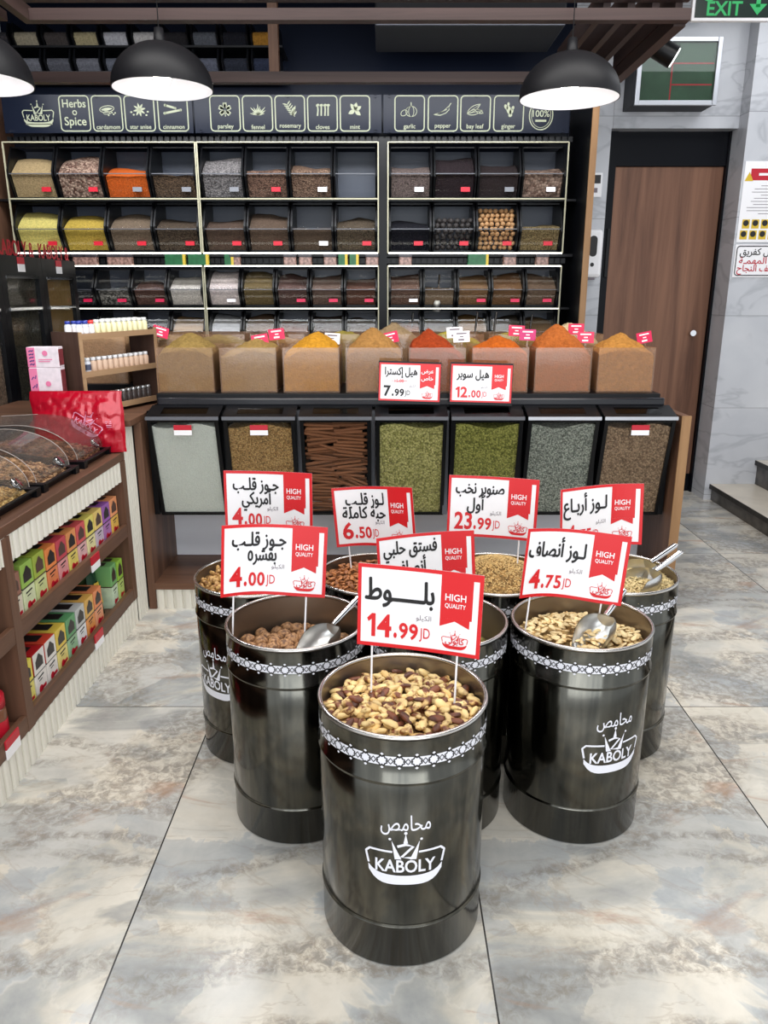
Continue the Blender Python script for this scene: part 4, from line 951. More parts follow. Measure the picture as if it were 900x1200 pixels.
# ---------------------------------------------------------------- dome covered trays
def dome_tray(y0, y1, label, goods, glabel, dome=True, deep=.48):
    t = thing('nut_tray', label, 'tray', (-1.25, y0, .8425), group='trays on the left counter')
    W_ = y1 - y0
    mb = MB()
    prof = [(-deep, .03), (-deep, 0), (0, 0), (0.006, .022), (0.02, .026), (0.02, .032), (0.002, .030), (-.008, .008), (-deep + .01, .008), (-deep + .01, .03)]
    mb.prism([(x, z) for x, z in prof], -.001, W_, 'Y')
    for yy in (0, W_ - .012): mb.box((-deep, yy - .012, .0), (.018, yy + .024, .031))
    mb.obj('tray_body', M_BLACK, t)
    if dome:
        def arc(v):
            if v < .7:
                a = v / .7 * PI / 2; return (-.015 - .24 * (1 - math.cos(a)), .034 + .145 * math.sin(a))
            f = (v - .7) / .3; return (-.255 - .2 * f, .179 - .01 * f)
        cv = MB().grid(lambda u, v: (arc(v)[0], .004 + (W_ - .008) * u, arc(v)[1]), 1, 20).obj('dome_cover', M_DOME, t)
        for yy, nm in ((.004, 'cover_side'), (W_ - .004, 'cover_side')):
            pts = [arc(k / 20) for k in range(21)]
            MB().add([(x, yy, z) for x, z in pts] + [(-.455, yy, .034)], [tuple(range(22))]).obj(nm, M_DOME, cv)
            rim = MB(); rim.tube([(x, yy, z) for x, z in pts], .0013, 6); rim.obj('cover_edge', mat('acrylic_edge', (170, 160, 154), .2), cv)
        MB().lathe([(0, .012), (.022, .012), (.026, .004), (.02, -.004), (0, -.004)], 20).obj('clear_handle', clear('handle_acrylic', (200, 205, 208), .3), t, (-.022, W_ * .72, .062), (0, .9, 0))
    def top(u, v):
        x = -.012 - (deep - .03) * v; y = .022 + (W_ - .044) * u
        z = .016 + .055 * math.sin(min(1, v * 1.6) * PI / 2) * (.75 + .25 * math.sin(PI * u)) + .008 * mnoise.noise((u * 6 + y0, v * 8, 1.3))
        return (x, y, z)
    hm = MB().grid(top, 20, 26); rnd = random.Random(int(y0 * 100))
    for k in range(1300):
        u, v = rnd.uniform(.03, .97), rnd.uniform(.02, .85); p = top(u, v); s = rnd.uniform(.75, 1.2)
        M = Matrix.Translation((p[0], p[1], p[2] + rnd.uniform(0, .006))) @ Matrix.Rotation(rnd.random() * 6.28, 4, 'Z') @ Matrix.Rotation(rnd.uniform(-.8, .8), 4, 'Y')
        l, w2, t2 = .009 * s, .0055 * s, .0045 * s
        ring = lambda xx, q: [(xx, w2 * q * math.cos(a), t2 * q * math.sin(a)) for a in (0, 1.257, 2.513, 3.77, 5.027)]
        vs = [(-l, 0, 0)] + ring(-l * .5, .8) + ring(l * .3, 1) + [(l, 0, 0)]
        hm.add([(M @ Vector(q))[:] for q in vs], [(0, 1 + (i + 1) % 5, 1 + i) for i in range(5)] + [(1 + i, 1 + (i + 1) % 5, 6 + (i + 1) % 5, 6 + i) for i in range(5)] + [(6 + i, 6 + (i + 1) % 5, 11) for i in range(5)], 0, True)
    o = hm.obj('nut_heap', goods, None, (-1.25, y0, .8425)); tag(o, glabel, 'nuts', kind='stuff')
    return t
G1 = G((150, 104, 76), (84, 52, 38), 48); G2 = G((216, 176, 134), (110, 68, 46), 44); G3 = G((178, 142, 106), (110, 72, 52), 55); G4 = G((222, 192, 132), (190, 150, 90), 42, .5)
dome_tray(3.10, 3.41, 'clear domed tray of dark brown nuts nearest the red bag', G1, 'dark brown nuts under the clear dome nearest the red bag')
dome_tray(2.71, 3.02, 'clear domed tray of mixed pink brown nuts with a red tag above', G2, 'mixed pink brown nuts under the middle clear dome')
dome_tray(2.34, 2.66, 'black tray of pale yellow nuts at the left edge of the picture', G4, 'pale yellow nuts in the black tray at the left edge', True)
t = thing('tag_holder', 'small red and white price tag lying on the middle clear dome', 'price tag', (-1.56, 2.84, 1.0225), (0, .05, .2))
MB().box((-.03, -.05, 0), (.0, .05, .003)).obj('red_field', M_RED, t); MB().box((.0, -.05, 0), (.03, .05, .003)).obj('white_field', M_CARD, t)
# ---------------------------------------------------------------- red foil bag
t = thing('foil_bag', 'large shiny red foil bag propped behind the domed trays', 'bag', (-1.368, 3.415, .8425), (-.03, 0, .02))
def bagf(sgn):
    def f(u, v):
        th = .030 * (math.sin(PI * u) ** .5) * (math.sin(PI * min(1, .1 + v * .85)) ** .6)
        wr = .006 * mnoise.noise((u * 7, v * 5, 3 * sgn)) + .007 * mnoise.noise((u * 26, v * 15, sgn))
        k = min(1, min(u, 1 - u) * 12, min(v, 1 - v) * 12)
        return (-.203 + .406 * u + .006 * mnoise.noise((v * 4, 1, 2)) * (1 if abs(u - .5) > .45 else 0), sgn * (-(th + wr * k)) - .0, .005 + .272 * v + .003 * mnoise.noise((u * 3, 5, 1)))
    return f
M_BAG = mat('red_foil', (180, 8, 36), .12, .1, spec=.6)
MB().grid(bagf(1), 44, 26).grid(bagf(-1), 44, 26).obj('foil_body', M_BAG, t)
MB().box((-.196, -.003, .262), (.196, .003, .279)).obj('top_seal', M_BAG, t)
mb = MB(); fb = bagf(1)
def bfn(a, b):
    p = fb(.5 + a / .406, b / .272); return (p[0], p[1] - .0016, p[2])
crown_badge(mb, lambda a, b: bfn(.045 + a * .8 + b * .5, .13 + b * .8 - a * .5), .15)
mb.obj('printed_badge', mat('pink_print', (224, 150, 180), .3), t)
mb = MB(); fl = lambda a, b: bfn(a, b)
for q in range(4): stroke(mb, [(.125 + .002 * q, .14 - q * .008), (.15 + .001 * q, .14 - q * .008)], .003, fl)
mb.obj('small_print', mat('pink_print', (224, 150, 180), .3), t)
# ---------------------------------------------------------------- pink boxes
def pink_box(z, h_, label, yaw):
    t = thing('tea_carton', label, 'box', (-1.513, 3.492, z), (0, 0, yaw), group='pink cartons stacked by the rack')
    a = mat('carton_pink', (226, 120, 160), .4); b_ = mat('carton_white', (226, 214, 220), .4, var=.1, vscale=40); r_ = mat('carton_dark', (120, 50, 56), .4, var=.4, vscale=50)
    MB().box((-.068, -.03, 0), (.068, .03, h_), bev=.002).obj('carton', b_, t)
    MB().box((-.0692, -.0312, .002), (-.034, .0312, h_ - .002)).obj('pink_band', a, t)
    MB().box((.056, -.026, .01), (.0692, .026, h_ - .01)).obj('side_print', r_, t)
    mb = MB(); fn = lambda p, q: (p, -.0322, q)
    
    for q in range(5): zq = h_ * (.14 + .16 * q); stroke(mb, [(-.060, zq), (-.052 + .004 * (q % 2), zq + h_ * .05), (-.044, zq + h_ * .02 * (q % 3)), (-.040, zq + h_ * .08)], .0045, fn)
    mb.obj('lettering', mat('navy_print', (40, 50, 120), .4), t)
    m2 = MB(); disc(m2, .01, h_ * .7, .012, fn); stroke(m2, [(-.02, h_ * .4), (.04, h_ * .4)], .004, fn); stroke(m2, [(-.02, h_ * .3), (.03, h_ * .3)], .004, fn); m2.obj('pink_print', a, t)
pink_box(.9835, .235, 'larger pink and white tea carton, lower of the stacked pair by the rack', .05)
pink_box(1.219, .09, 'smaller pink and white tea carton on top of the larger one', .03)
# ---------------------------------------------------------------- bottle rack
ra = math.atan2(.52, .20)
rk = thing('bottle_rack', 'three tier oak rack of small flavour bottles on the counter corner', 'rack', (-1.375, 3.535, .9835), (0, 0, ra))
RL, RD, RH = .555, .155, .385
MB().box((0, 0, 0), (.018, RD, RH)).obj('side_panel', M_WALD, rk); MB().box((RL - .018, 0, 0), (RL, RD, RH)).obj('side_panel', M_WALD, rk)
rz = (.02, .185, RH - .03)
for z in rz: 
    s_ = MB().box((.0185, .004, z), (RL - .0185, RD, z + .014)).obj('tier', M_OAKX, rk)
    MB().box((.0185, -.004, z - .004), (RL - .0185, .0035, z + .022)).obj('tier_lip', M_OAKX, s_)
for x in (-.001, RL - .019): MB().box((x, -.005, 0), (x + .02, -.0002, RH)).obj('front_edge', M_OAKX, rk)
def bottle(h_, r, bm, cm, lab=None):
    t = thing('flavour_bottle', '', 'bottle')
    MB().lathe([(0, 0), (r * .95, 0), (r, .003), (r, h_ * .66), (r * .7, h_ * .76), (r * .62, h_ * .8), (0, h_ * .8)], 14).obj('bottle_body', bm, t)
    MB().lathe([(r * .74, h_ * .78), (r * .78, h_ * .8), (r * .78, h_ * .985), (r * .6, h_), (0, h_)], 14).obj('cap', cm, t)
    if lab: MB().lathe([(r * 1.015, h_ * .15), (r * 1.02, h_ * .55)], 14).obj('paper_label', lab, t)
    return t
B_ = {'blue': bottle(.062, .0155, mat('bottle_white', (206, 208, 216), .3), mat('cap_blue', (34, 52, 140), .35), M_CARD), 'red': bottle(.062, .0155, mat('bottle_white', (206, 208, 216)), mat('cap_red', (214, 50, 44), .35), M_CARD),
      'pale': bottle(.066, .0165, mat('bottle_cream', (226, 220, 176), .25), mat('cap_pale', (214, 216, 214), .3)), 'peach': bottle(.066, .0165, mat('bottle_peach', (206, 176, 152), .3), mat('cap_white', (224, 224, 226), .3)),
      'whitep': bottle(.066, .0165, mat('bottle_white', (206, 208, 216)), mat('cap_white', (224, 224, 226)), mat('label_blue', (70, 76, 100), .4)), 'silver': bottle(.062, .0165, mat('bottle_dark', (70, 62, 60), .2), mat('cap_silver', (200, 202, 204), .25, .7))}
used = set()
def put_bottle(kind, lx, ly, z, label, grp):
    c, s = math.cos(ra), math.sin(ra); p = (-1.375 + lx * c - ly * s, 3.535 + lx * s + ly * c, .9835 + z)
    if kind in used: dup(B_[kind], p, (0, 0, ra), label, grp)
    else:
        used.add(kind); o = B_[kind]; o.location = p; o.rotation_euler = (0, 0, ra); o['label'] = label; o['group'] = grp
seq = ['blue'] * 2 + ['red'] + ['pale'] * 10
for i, k in enumerate(seq):
    nm = {'blue': 'blue capped', 'red': 'red capped', 'pale': 'pale yellow'}[k]
    put_bottle(k, .05 + i * .0385, .035, rz[2] + .0145, '%s small bottle in the front line on the top tier of the rack' % nm, '%s bottles on the top tier, front line' % nm)
for i, k in enumerate(['blue'] * 4 + ['red'] * 2 + ['pale'] * 7):
    nm = {'blue': 'blue capped', 'red': 'red capped', 'pale': 'pale yellow'}[k]
    put_bottle(k, .035 + i * .0395, .085, rz[2] + .0145, '%s small bottle in the second line on the top tier of the rack' % nm, '%s bottles on the top tier, second line' % nm)
for i in range(13):
    k = 'whitep' if i < 2 else 'peach'
    put_bottle(k, .045 + i * .0385, .04, rz[1] + .0145, '%s white capped small bottle on the middle tier of the rack' % ('blue labelled' if i < 2 else 'peach coloured'), '%s bottles on the middle tier' % ('blue labelled' if i < 2 else 'peach'))
for i in range(13): put_bottle('silver', .045 + i * .0385, .04, rz[0] + .0145, 'silver capped dark small bottle on the bottom tier of the rack', 'silver capped bottles on the bottom tier')
t = thing('leafy_sprig', 'small yellow green leafy sprig at the corner beside the red bag', 'plant', (-1.225, 3.50, .9835))
rnd = random.Random(5)
MB().tube([(0, 0, 0), (.004, 0, .03), (0, .004, .06)], .003, 6).obj('stem', mat('stem_green', (90, 110, 40), .6), t)
for k in range(9):
    a = k * 2.4; z = .01 + .006 * k
    pts = leaf(0, 0, .04, .014, a)
    MB().add([(x, y * .6 - .004, z + .3 * math.hypot(x, y) + .002 * math.sin(i_ * 2)) for i_, (x, y) in enumerate(pts)], [tuple(range(len(pts)))]).obj('leaf', mat('leaf_green', (112, 140, 40), .5) if k % 3 else mat('leaf_yellow', (190, 190, 60), .5), t)
# ---------------------------------------------------------------- tall dispenser cabinets at the back of the left counter
base = MB().box((-2.6, 3.0, 0), (-1.955, 5.15, .86)).obj('base_cabinet', M_BLACK); tag(base, 'low black base cabinet carrying the tall dispensers along the left wall', 'cabinet')
DSP = [(3.60, G((150, 128, 112), (104, 84, 72), 90), 'pinkish brown grain', 'nearest, cut by the left edge'), (4.10, G((74, 70, 60), (50, 48, 42), 110), 'dark mixed tea', 'middle one'), (4.60, P((134, 108, 68)), 'khaki brown powder', 'farthest, beside the wall bins')]
for y0, fm, d, wh in DSP:
    t = thing('dispenser_cabinet', 'tall black dispenser with window of %s, %s' % (d, wh), 'dispenser', (-1.955, y0, .861), group='tall dispensers on the left')
    H_ = .865
    for a, b in (((-.55, .001, 0), (0, .055, H_)), ((-.55, .445, 0), (0, .499, H_))): MB().box(a, b).obj('side_panel', M_BLACK, t)
    MB().box((-.55, .0555, H_ - .10), (0, .4445, H_)).obj('top_panel', M_BLACK, t); MB().box((-.55, .0555, 0), (0, .4445, .05)).obj('bottom_panel', M_BLACK, t)
    MB().box((-.55, .0555, .0505), (-.53, .4445, H_ - .1005)).obj('rear_panel', M_BLACK, t)
    MB().box((-.020, .056, .051), (-.016, .444, H_ - .101)).obj('window_pane', clear('window_dark', (252, 252, 250), .04, .05, .15), t)
    MB().box((-.012, .056, .585), (.004, .444, .600)).obj('cross_bar', M_CHROME, t); MB().box((-.012, .056, H_ - .115), (.002, .444, H_ - .1015)).obj('cross_bar', M_CHROME, t)
    tg = MB().box((.0006, .20, H_ - .04), (.004, .28, H_ - .005)).obj('price_tag', M_CRIM, t); MB().box((.0006, .20, H_ - .08), (.004, .28, H_ - .0405)).obj('price_strip', M_CARD, tg)
    mb = MB(); put_text(mb, 'KABOLY &', .25, .03, .115, lambda a, b: (-.02, a, b), 'C', .004, wid=.43)
    vs = list(mb.v); n0 = len(vs); fs0 = list(mb.f); mb.add([(x - .003, y, z) for x, y, z in vs], [f[::-1] for f in fs0])
    z0 = min(v[2] for v in mb.v)
    mb.v = [(x, y, z - z0 + H_ + .0005) for x, y, z in mb.v]
    mb.obj('red_lettering', M_CRIM, t)
    o = MB().box((-.5, .058, .0515), (-.024, .442, H_ - .106)).obj('bulk_goods', fm, None, (-1.955, y0, .861)); tag(o, '%s behind the tall dispenser window, %s' % (d, wh), 'spice', kind='stuff')
# ================================================================== nut drums
R_, DH = .203, .625
def drum_parts(label, x, y, logo=None, bandrot=0.0):
    t = thing('nut_drum', label, 'drum', (x, y, 0), group='dark steel nut drums')
    pr_ = [(.0, .004), (R_ - .012, .004), (R_ - .006, 0), (R_ - .001, .004), (R_ - .001, .112), (R_ + .0015, .114), (R_ + .0015, .117), (R_ - .0025, .120), (R_ - .001, .123),
           (R_ - .001, .498), (R_ - .003, .501), (R_ + .003, .505), (R_ + .003, .509), (R_ - .001, .513), (R_ - .001, .612)]
    MB().lathe(pr_, 96).obj('drum_body', M_DRUM, t)
    MB().lathe([(R_ - .004, .612), (R_ - .006, .45), (R_ - .006, .25), (0, .25)], 96).obj('inner_wall', M_DRUMIN, t)
    pts = [(R_ - .0035 + .0055 * math.cos(a), .6185 + .0055 * math.sin(a)) for a in [2 * PI * k / 10 for k in range(11)]]
    MB().lathe(pts, 96).obj('rim', M_RIM, t)
    # printed band: white strip, dark eight-point stars and diamonds, dots above and below
    N = 33; da = 2 * PI / N; rb = R_ - .0004
    def wrap(a, b, off): 
        return ((rb + off) * math.sin(a / R_ + bandrot), -(rb + off) * math.cos(a / R_ + bandrot), .5625 + b)
    bw = MB(); bw.lathe([(rb, .5625 - .0115), (rb, .5625 + .0115)], 132)
    wfn = lambda a, b: wrap(a, b, .0006)
    dfn = lambda a, b: wrap(a, b, .0004)
    pit = 2 * PI * R_ / N
    st = MB()
    for k in range(N):
        c = k * pit
        star = [(c + (.0125 if i % 2 == 0 else .0098) * math.cos(PI / 8 * i + PI / 8), (.0125 if i % 2 == 0 else .0098) * math.sin(PI / 8 * i + PI / 8)) for i in range(16)]
        stroke(st, star, .0034, wfn, 0, True)
        q = c + pit / 2
        stroke(st, [(q - .006, 0), (q, .007), (q + .006, 0), (q, -.007)], .003, wfn, 0, True)
        stroke(st, [(c + .012, 0), (q - .006, 0)], .003, wfn); stroke(st, [(q + .006, 0), (c + pit - .012, 0)], .003, wfn)
        for zz in (.0165, -.0165): poly_flat(bw, [(c - .0042, zz), (c, zz - .0032 * (1 if zz > 0 else -1)), (c + .0042, zz), (c, zz + .0032 * (1 if zz > 0 else -1))], dfn)
    b = bw.obj('printed_band', M_DECAL, t); st.obj('star_pattern', M_INK, b)
    if logo is not None:
        lb = MB()
        fn = lambda a, bb: ((R_ - .0002) * math.sin(a / R_ + logo), -(R_ - .0002) * math.cos(a / R_ + logo), .30 + bb)
        crown_badge(lb, fn, .19); o = lb.obj('crown_badge', M_DECAL, t)
        l2 = MB(); put_text(l2, 'محامص', 0, .098, .056, fn, 'C', .004, ar=True, wid=.115); l2.obj('lettering', M_DECAL, o)
    return t
DR = {'brazil': (.045, 1.66), 'walnut': (-.26, 2.08), 'pistachio': (.16, 2.09), 'halves': (.58, 2.08), 'kernels': (-.44, 2.46), 'almonds': (-.025, 2.47), 'pine': (.385, 2.47), 'slivers': (.80, 2.48)}
for k, lab, lg in (('brazil', 'foremost dark steel drum heaped with cream and brown nuts', .02), ('walnut', 'dark steel drum of whole walnuts with a scoop, behind left of the foremost', None), ('pistachio', 'dark steel drum mostly hidden right behind the foremost drum', None), ('halves', 'dark steel drum of flat pale almond halves, front right', .33),
        ('kernels', 'dark steel drum of walnut kernels, far left of the back line', -.66), ('almonds', 'dark steel drum of whole brown almonds in the back line', None), ('pine', 'dark steel drum of small pine nuts heaped above the rim, back line', None), ('slivers', 'dark steel drum of pale almond slivers with two scoops, back right', None)):
    drum_parts(lab, *DR[k], logo=lg, bandrot=random.random())
# ---------------------------------------------------------------- nuts
def nut_mat(name, c1, c2, thr, scale=18, rough=.5, edge=.06):
    m = bpy.data.materials.new(name); m.use_nodes = True; nt = m.node_tree; b = nt.nodes['Principled BSDF']
    b.inputs['Roughness'].default_value = rough
    tc = nt.nodes.new('ShaderNodeTexCoord'); oi = nt.nodes.new('ShaderNodeObjectInfo')
    ad = nt.nodes.new('ShaderNodeVectorMath'); ad.operation = 'MULTIPLY_ADD'; ad.inputs[1].default_value = (1, 1, 1)
    cx = nt.nodes.new('ShaderNodeCombineXYZ'); ml = nt.nodes.new('ShaderNodeMath'); ml.operation = 'MULTIPLY'; ml.inputs[1].default_value = 37
    nt.links.new(oi.outputs['Random'], ml.inputs[0]); nt.links.new(ml.outputs[0], cx.inputs[0]); nt.links.new(ml.outputs[0], cx.inputs[1])
    nt.links.new(tc.outputs['Object'], ad.inputs[0]); nt.links.new(cx.outputs[0], ad.inputs[2])
    n = nt.nodes.new('ShaderNodeTexNoise'); n.inputs['Scale'].default_value = scale; n.inputs['Detail'].default_value = 3
    nt.links.new(ad.outputs[0], n.inputs['Vector'])
    r = nt.nodes.new('ShaderNodeValToRGB'); e = r.color_ramp.elements
    e[0].position = thr - edge; e[1].position = thr + edge; e[0].color = (*s2l(c1), 1); e[1].color = (*s2l(c2), 1)
    nt.links.new(n.outputs['Fac'], r.inputs[0])
    hv = nt.nodes.new('ShaderNodeHueSaturation'); mr = nt.nodes.new('ShaderNodeMapRange'); mr.inputs[3].default_value = .82; mr.inputs[4].default_value = 1.15
    nt.links.new(oi.outputs['Random'], mr.inputs[0]); nt.links.new(mr.outputs[0], hv.inputs['Value']); nt.links.new(r.outputs[0], hv.inputs['Color'])
    nt.links.new(hv.outputs[0], b.inputs['Base Color'])
    return m
def nut_mesh(name, m, L_, W_, T_, bend=0.0, taper=.3, crease=0.0, seed=0, nu=10, nv=9, bump=.06, pw=.6):
    def f(u, v):
        t = v * 2 - 1; a = u * 2 * PI
        r = max(0.0, 1 - abs(t) ** 2.2) ** pw * (1 - taper * t)
        wob = 1 + bump * mnoise.noise((math.cos(a) * 1.3 + seed, math.sin(a) * 1.3, t * 2.4))
        x = t * L_ / 2; y = math.cos(a) * r * W_ / 2 * wob; z = math.sin(a) * r * T_ / 2 * wob - crease * r * (1 if math.sin(a) > .7 else 0)
        y += bend * (t * t) * L_ / 2
        return (x, y, z)
    return MB().grid(f, nu, nv).mesh(name, m)
N_CREAM = nut_mat('brazil_cream', (232, 202, 140), (128, 72, 40), .60, 48); N_PART = nut_mat('brazil_part_skin', (226, 188, 120), (112, 60, 36), .49, 40); N_SKIN = nut_mat('brazil_skin', (120, 66, 40), (84, 44, 28), .5, 40)
brz = []
for i in range(6):
    m_ = (N_CREAM, N_CREAM, N_PART, N_CREAM, N_PART, N_SKIN)[i]
    brz.append(nut_mesh('brazil_nut', m_, .036 + .004 * (i % 3), .0185 + .0012 * (i % 2), .0135, (.02, .16, .05, .10, .0, .06)[i], .22, 0, i * 3.1, 12, 10, .22, .5))
N_WAL = nut_mat('walnut_shell', (176, 132, 90), (100, 66, 42), .52, 110, .6, .1)
def walnut_mesh(seed):
    def f(u, v):
        a = u * 2 * PI; p = v * PI
        d = Vector((math.sin(p) * math.cos(a), math.sin(p) * math.sin(a), math.cos(p)))
        r = .0212 * (1 + .07 * mnoise.noise(d * 4 + Vector((seed, 0, 0))) + .07 * mnoise.noise(d * 8 + Vector((0, seed, 0))) + .03 * mnoise.noise(d * 16)) + .0012 * math.exp(-(d.y / .08) ** 2)
        return (d.x * r, d.y * r, d.z * r * 1.1)
    return MB().grid(f, 40, 24).mesh('walnut', N_WAL)
wal = [walnut_mesh(s) for s in (1, 5)]
N_ALM = nut_mat('almond_skin', (176, 112, 60), (134, 78, 40), .5, 70, .55)
alm = [nut_mesh('almond', N_ALM, .024, .0135, .008, 0, .35, 0, s) for s in (1, 4)]
N_KER = nut_mat('walnut_kernel', (200, 158, 96), (140, 96, 52), .52, 70, .55)
ker = [nut_mesh('walnut_kernel', N_KER, .026, .019, .012, .1, .1, 0, s, 12, 10, .5, .45) for s in (2, 7, 9)]
N_HALF = nut_mat('almond_half', (234, 210, 158), (206, 170, 112), .56, 60, .5)
hlf = [nut_mesh('almond_half', N_HALF, .028, .0155, .0056, 0, .3, 0, s) for s in (3, 8)]
def pile(meshes, name, key, n, level, heap, rmin, label, cat, grp, layers=2, tilt=.5, lift=.006, up=False, wts=None, z_amp=.004, seed=1, rmax=None, view=True):
    """scatter n pieces over a domed surface inside a drum, keeping them apart"""
    rnd = random.Random(seed); cx, cy = DR[key]; rr = (rmax or R_ - .018); pts = []
    tries = 0
    while len(pts) < n and tries < 60000:
        tries += 1
        x = rnd.uniform(-rr, rr); y = rnd.uniform(-rr, rr)
        if x * x + y * y > rr * rr: continue
        lay = 0 if len(pts) < n * (1 / layers) else 1
        if any((x - p[0]) ** 2 + (y - p[1]) ** 2 < rmin * rmin for p in pts if p[2] == lay): continue
        pts.append((x, y, lay))
    for x, y, lay in pts:
        q = math.hypot(x, y) / rr
        z = level + heap * (1 - q * q) + lay * lift + rnd.uniform(0, z_amp)
        if up: rot = (rnd.random() * 6.28, rnd.random() * 6.28, rnd.random() * 6.28)
        else: rot = (rnd.uniform(-tilt, tilt) + (PI if rnd.random() < .3 else 0), rnd.uniform(-tilt, tilt), rnd.random() * 6.28)
        s = rnd.uniform(.88, 1.15)
        me = rnd.choices(meshes, wts)[0] if wts else rnd.choice(meshes)
        inst(me, name, (cx + x, cy + y, z), rot, (s, s, s), label, cat, grp)
    return len(pts)
def bed(key, level, heap, m_, label, amp=.004, freq=30, rr=None):
    cx, cy = DR[key]; rr = rr or R_ - .0065
    def f(u, v):
        q = v; a = u * 2 * PI; x = rr * q * math.cos(a); y = rr * q * math.sin(a)
        return (x, y, level + heap * (1 - q * q) + amp * mnoise.noise((x * freq * 2, y * freq * 2, level)))
    o = MB().grid(f, 64, 24).obj('nut_bed', m_, None, (cx, cy, 0)); tag(o, label, 'nuts', kind='stuff'); return o
bed('brazil', .560, .022, G((206, 168, 108), (110, 64, 38), 45), 'deeper layer of cream and brown nuts filling the foremost drum')
pile(brz, 'brazil_nut', 'brazil', 300, .564, .024, .0165, 'cream and brown nut lying in the foremost steel drum', 'nut', 'nuts heaped in the foremost drum', layers=1.6, tilt=.55, lift=.009, z_amp=.008, wts=(4, 4, 2, 4, 2, 2.2), seed=3)
bed('walnut', .490, .01, G((120, 84, 54), (70, 46, 30), 30), 'deeper layer of whole walnuts in the left middle drum')
pile(wal, 'walnut', 'walnut', 62, .508, .012, .034, 'whole round walnut lying in the left middle drum', 'nut', 'walnuts in the left middle drum', layers=1.0, up=True, z_amp=.01, seed=5, rmax=.178)
bed('kernels', .585, .025, G((176, 134, 80), (110, 74, 42), 45), 'deeper layer of walnut kernels in the back left drum')
pile(ker, 'walnut_kernel', 'kernels', 190, .590, .03, .019, 'crinkled walnut kernel lying in the back left drum', 'nut', 'walnut kernels in the back left drum', layers=1.4, up=True, lift=.008, seed=6)
bed('almonds', .588, .018, G((160, 100, 54), (100, 58, 32), 55), 'deeper layer of whole almonds in the back line drum')
pile(alm, 'almond', 'almonds', 300, .592, .022, .0142, 'whole brown almond lying in the back line drum', 'nut', 'whole almonds in the back line drum', layers=1.5, tilt=.5, lift=.006, seed=7)
bed('halves', .550, .038, G((212, 180, 122), (150, 112, 66), 55), 'deeper layer of flat almond halves in the front right drum')
pile(hlf, 'almond_half', 'halves', 300, .553, .044, .0142, 'flat pale almond half lying in the front right drum', 'nut', 'almond halves in the front right drum', layers=1.5, tilt=.4, lift=.005, seed=8)
# small grains: nobody could count these, one mesh of many pieces per drum
def grain_heap(key, level, heap, m_, n, L_, W_, T_, label, pw_=1.0, seed=2, piece='pine'):
    rnd = random.Random(seed); cx, cy = DR[key]; rr = R_ - .010; mb = MB()
    for k in range(n):
        a = rnd.random() * 6.28; q = math.sqrt(rnd.random()); x, y = rr * q * math.cos(a), rr * q * math.sin(a)
        z = level + heap * (1 - q ** 1.6) + rnd.uniform(-.002, .003)
        M = Matrix.Translation((x, y, z)) @ Matrix.Rotation(rnd.random() * 6.28, 4, 'Z') @ Matrix.Rotation(rnd.uniform(-.6, .6), 4, 'Y')
        l, w_, t_ = L_ * rnd.uniform(.8, 1.2) / 2, W_ / 2, T_ / 2
        vs = [(-l, 0, 0)] + [(-l * .3, w_ * c_, t_ * s_) for c_, s_ in ((1, 0), (0, 1), (-1, 0), (0, -1))] + [(l * .5, w_ * c_ * .8, t_ * s_ * .8) for c_, s_ in ((1, 0), (0, 1), (-1, 0), (0, -1))] + [(l, 0, 0)]
        mb.add([(M @ Vector(p))[:] for p in vs], [(0, 2, 1), (0, 3, 2), (0, 4, 3), (0, 1, 4), (1, 2, 6, 5), (2, 3, 7, 6), (3, 4, 8, 7), (4, 1, 5, 8), (5, 6, 9), (6, 7, 9), (7, 8, 9), (8, 5, 9)], 0, True)
    o = mb.obj('nut_heap', m_, None, (cx, cy, 0)); tag(o, label, 'nuts', kind='stuff')
M_PINE = mat('pine_nut', (206, 172, 112), .5, var=.28, vscale=70); M_SLIV = mat('almond_sliver', (228, 206, 152), .5, var=.15, vscale=70)
bed('pine', .585, .085, G((176, 138, 84), (110, 80, 44), 90), 'deeper layer of pine nuts in the back line drum')
grain_heap('pine', .588, .088, M_PINE, 5200, .011, .0052, .0048, 'heap of small pine nuts rising above the rim of the back line drum')
bed('slivers', .582, .02, G((210, 186, 134), (160, 130, 84), 80), 'deeper layer of almond slivers in the back right drum')
grain_heap('slivers', .586, .024, M_SLIV, 2600, .022, .005, .004, 'pale almond slivers filling the back right drum')
bed('pistachio', .50, .02, G((150, 140, 80), (110, 84, 60), 70), 'pistachio pieces lying low in the hidden middle drum')
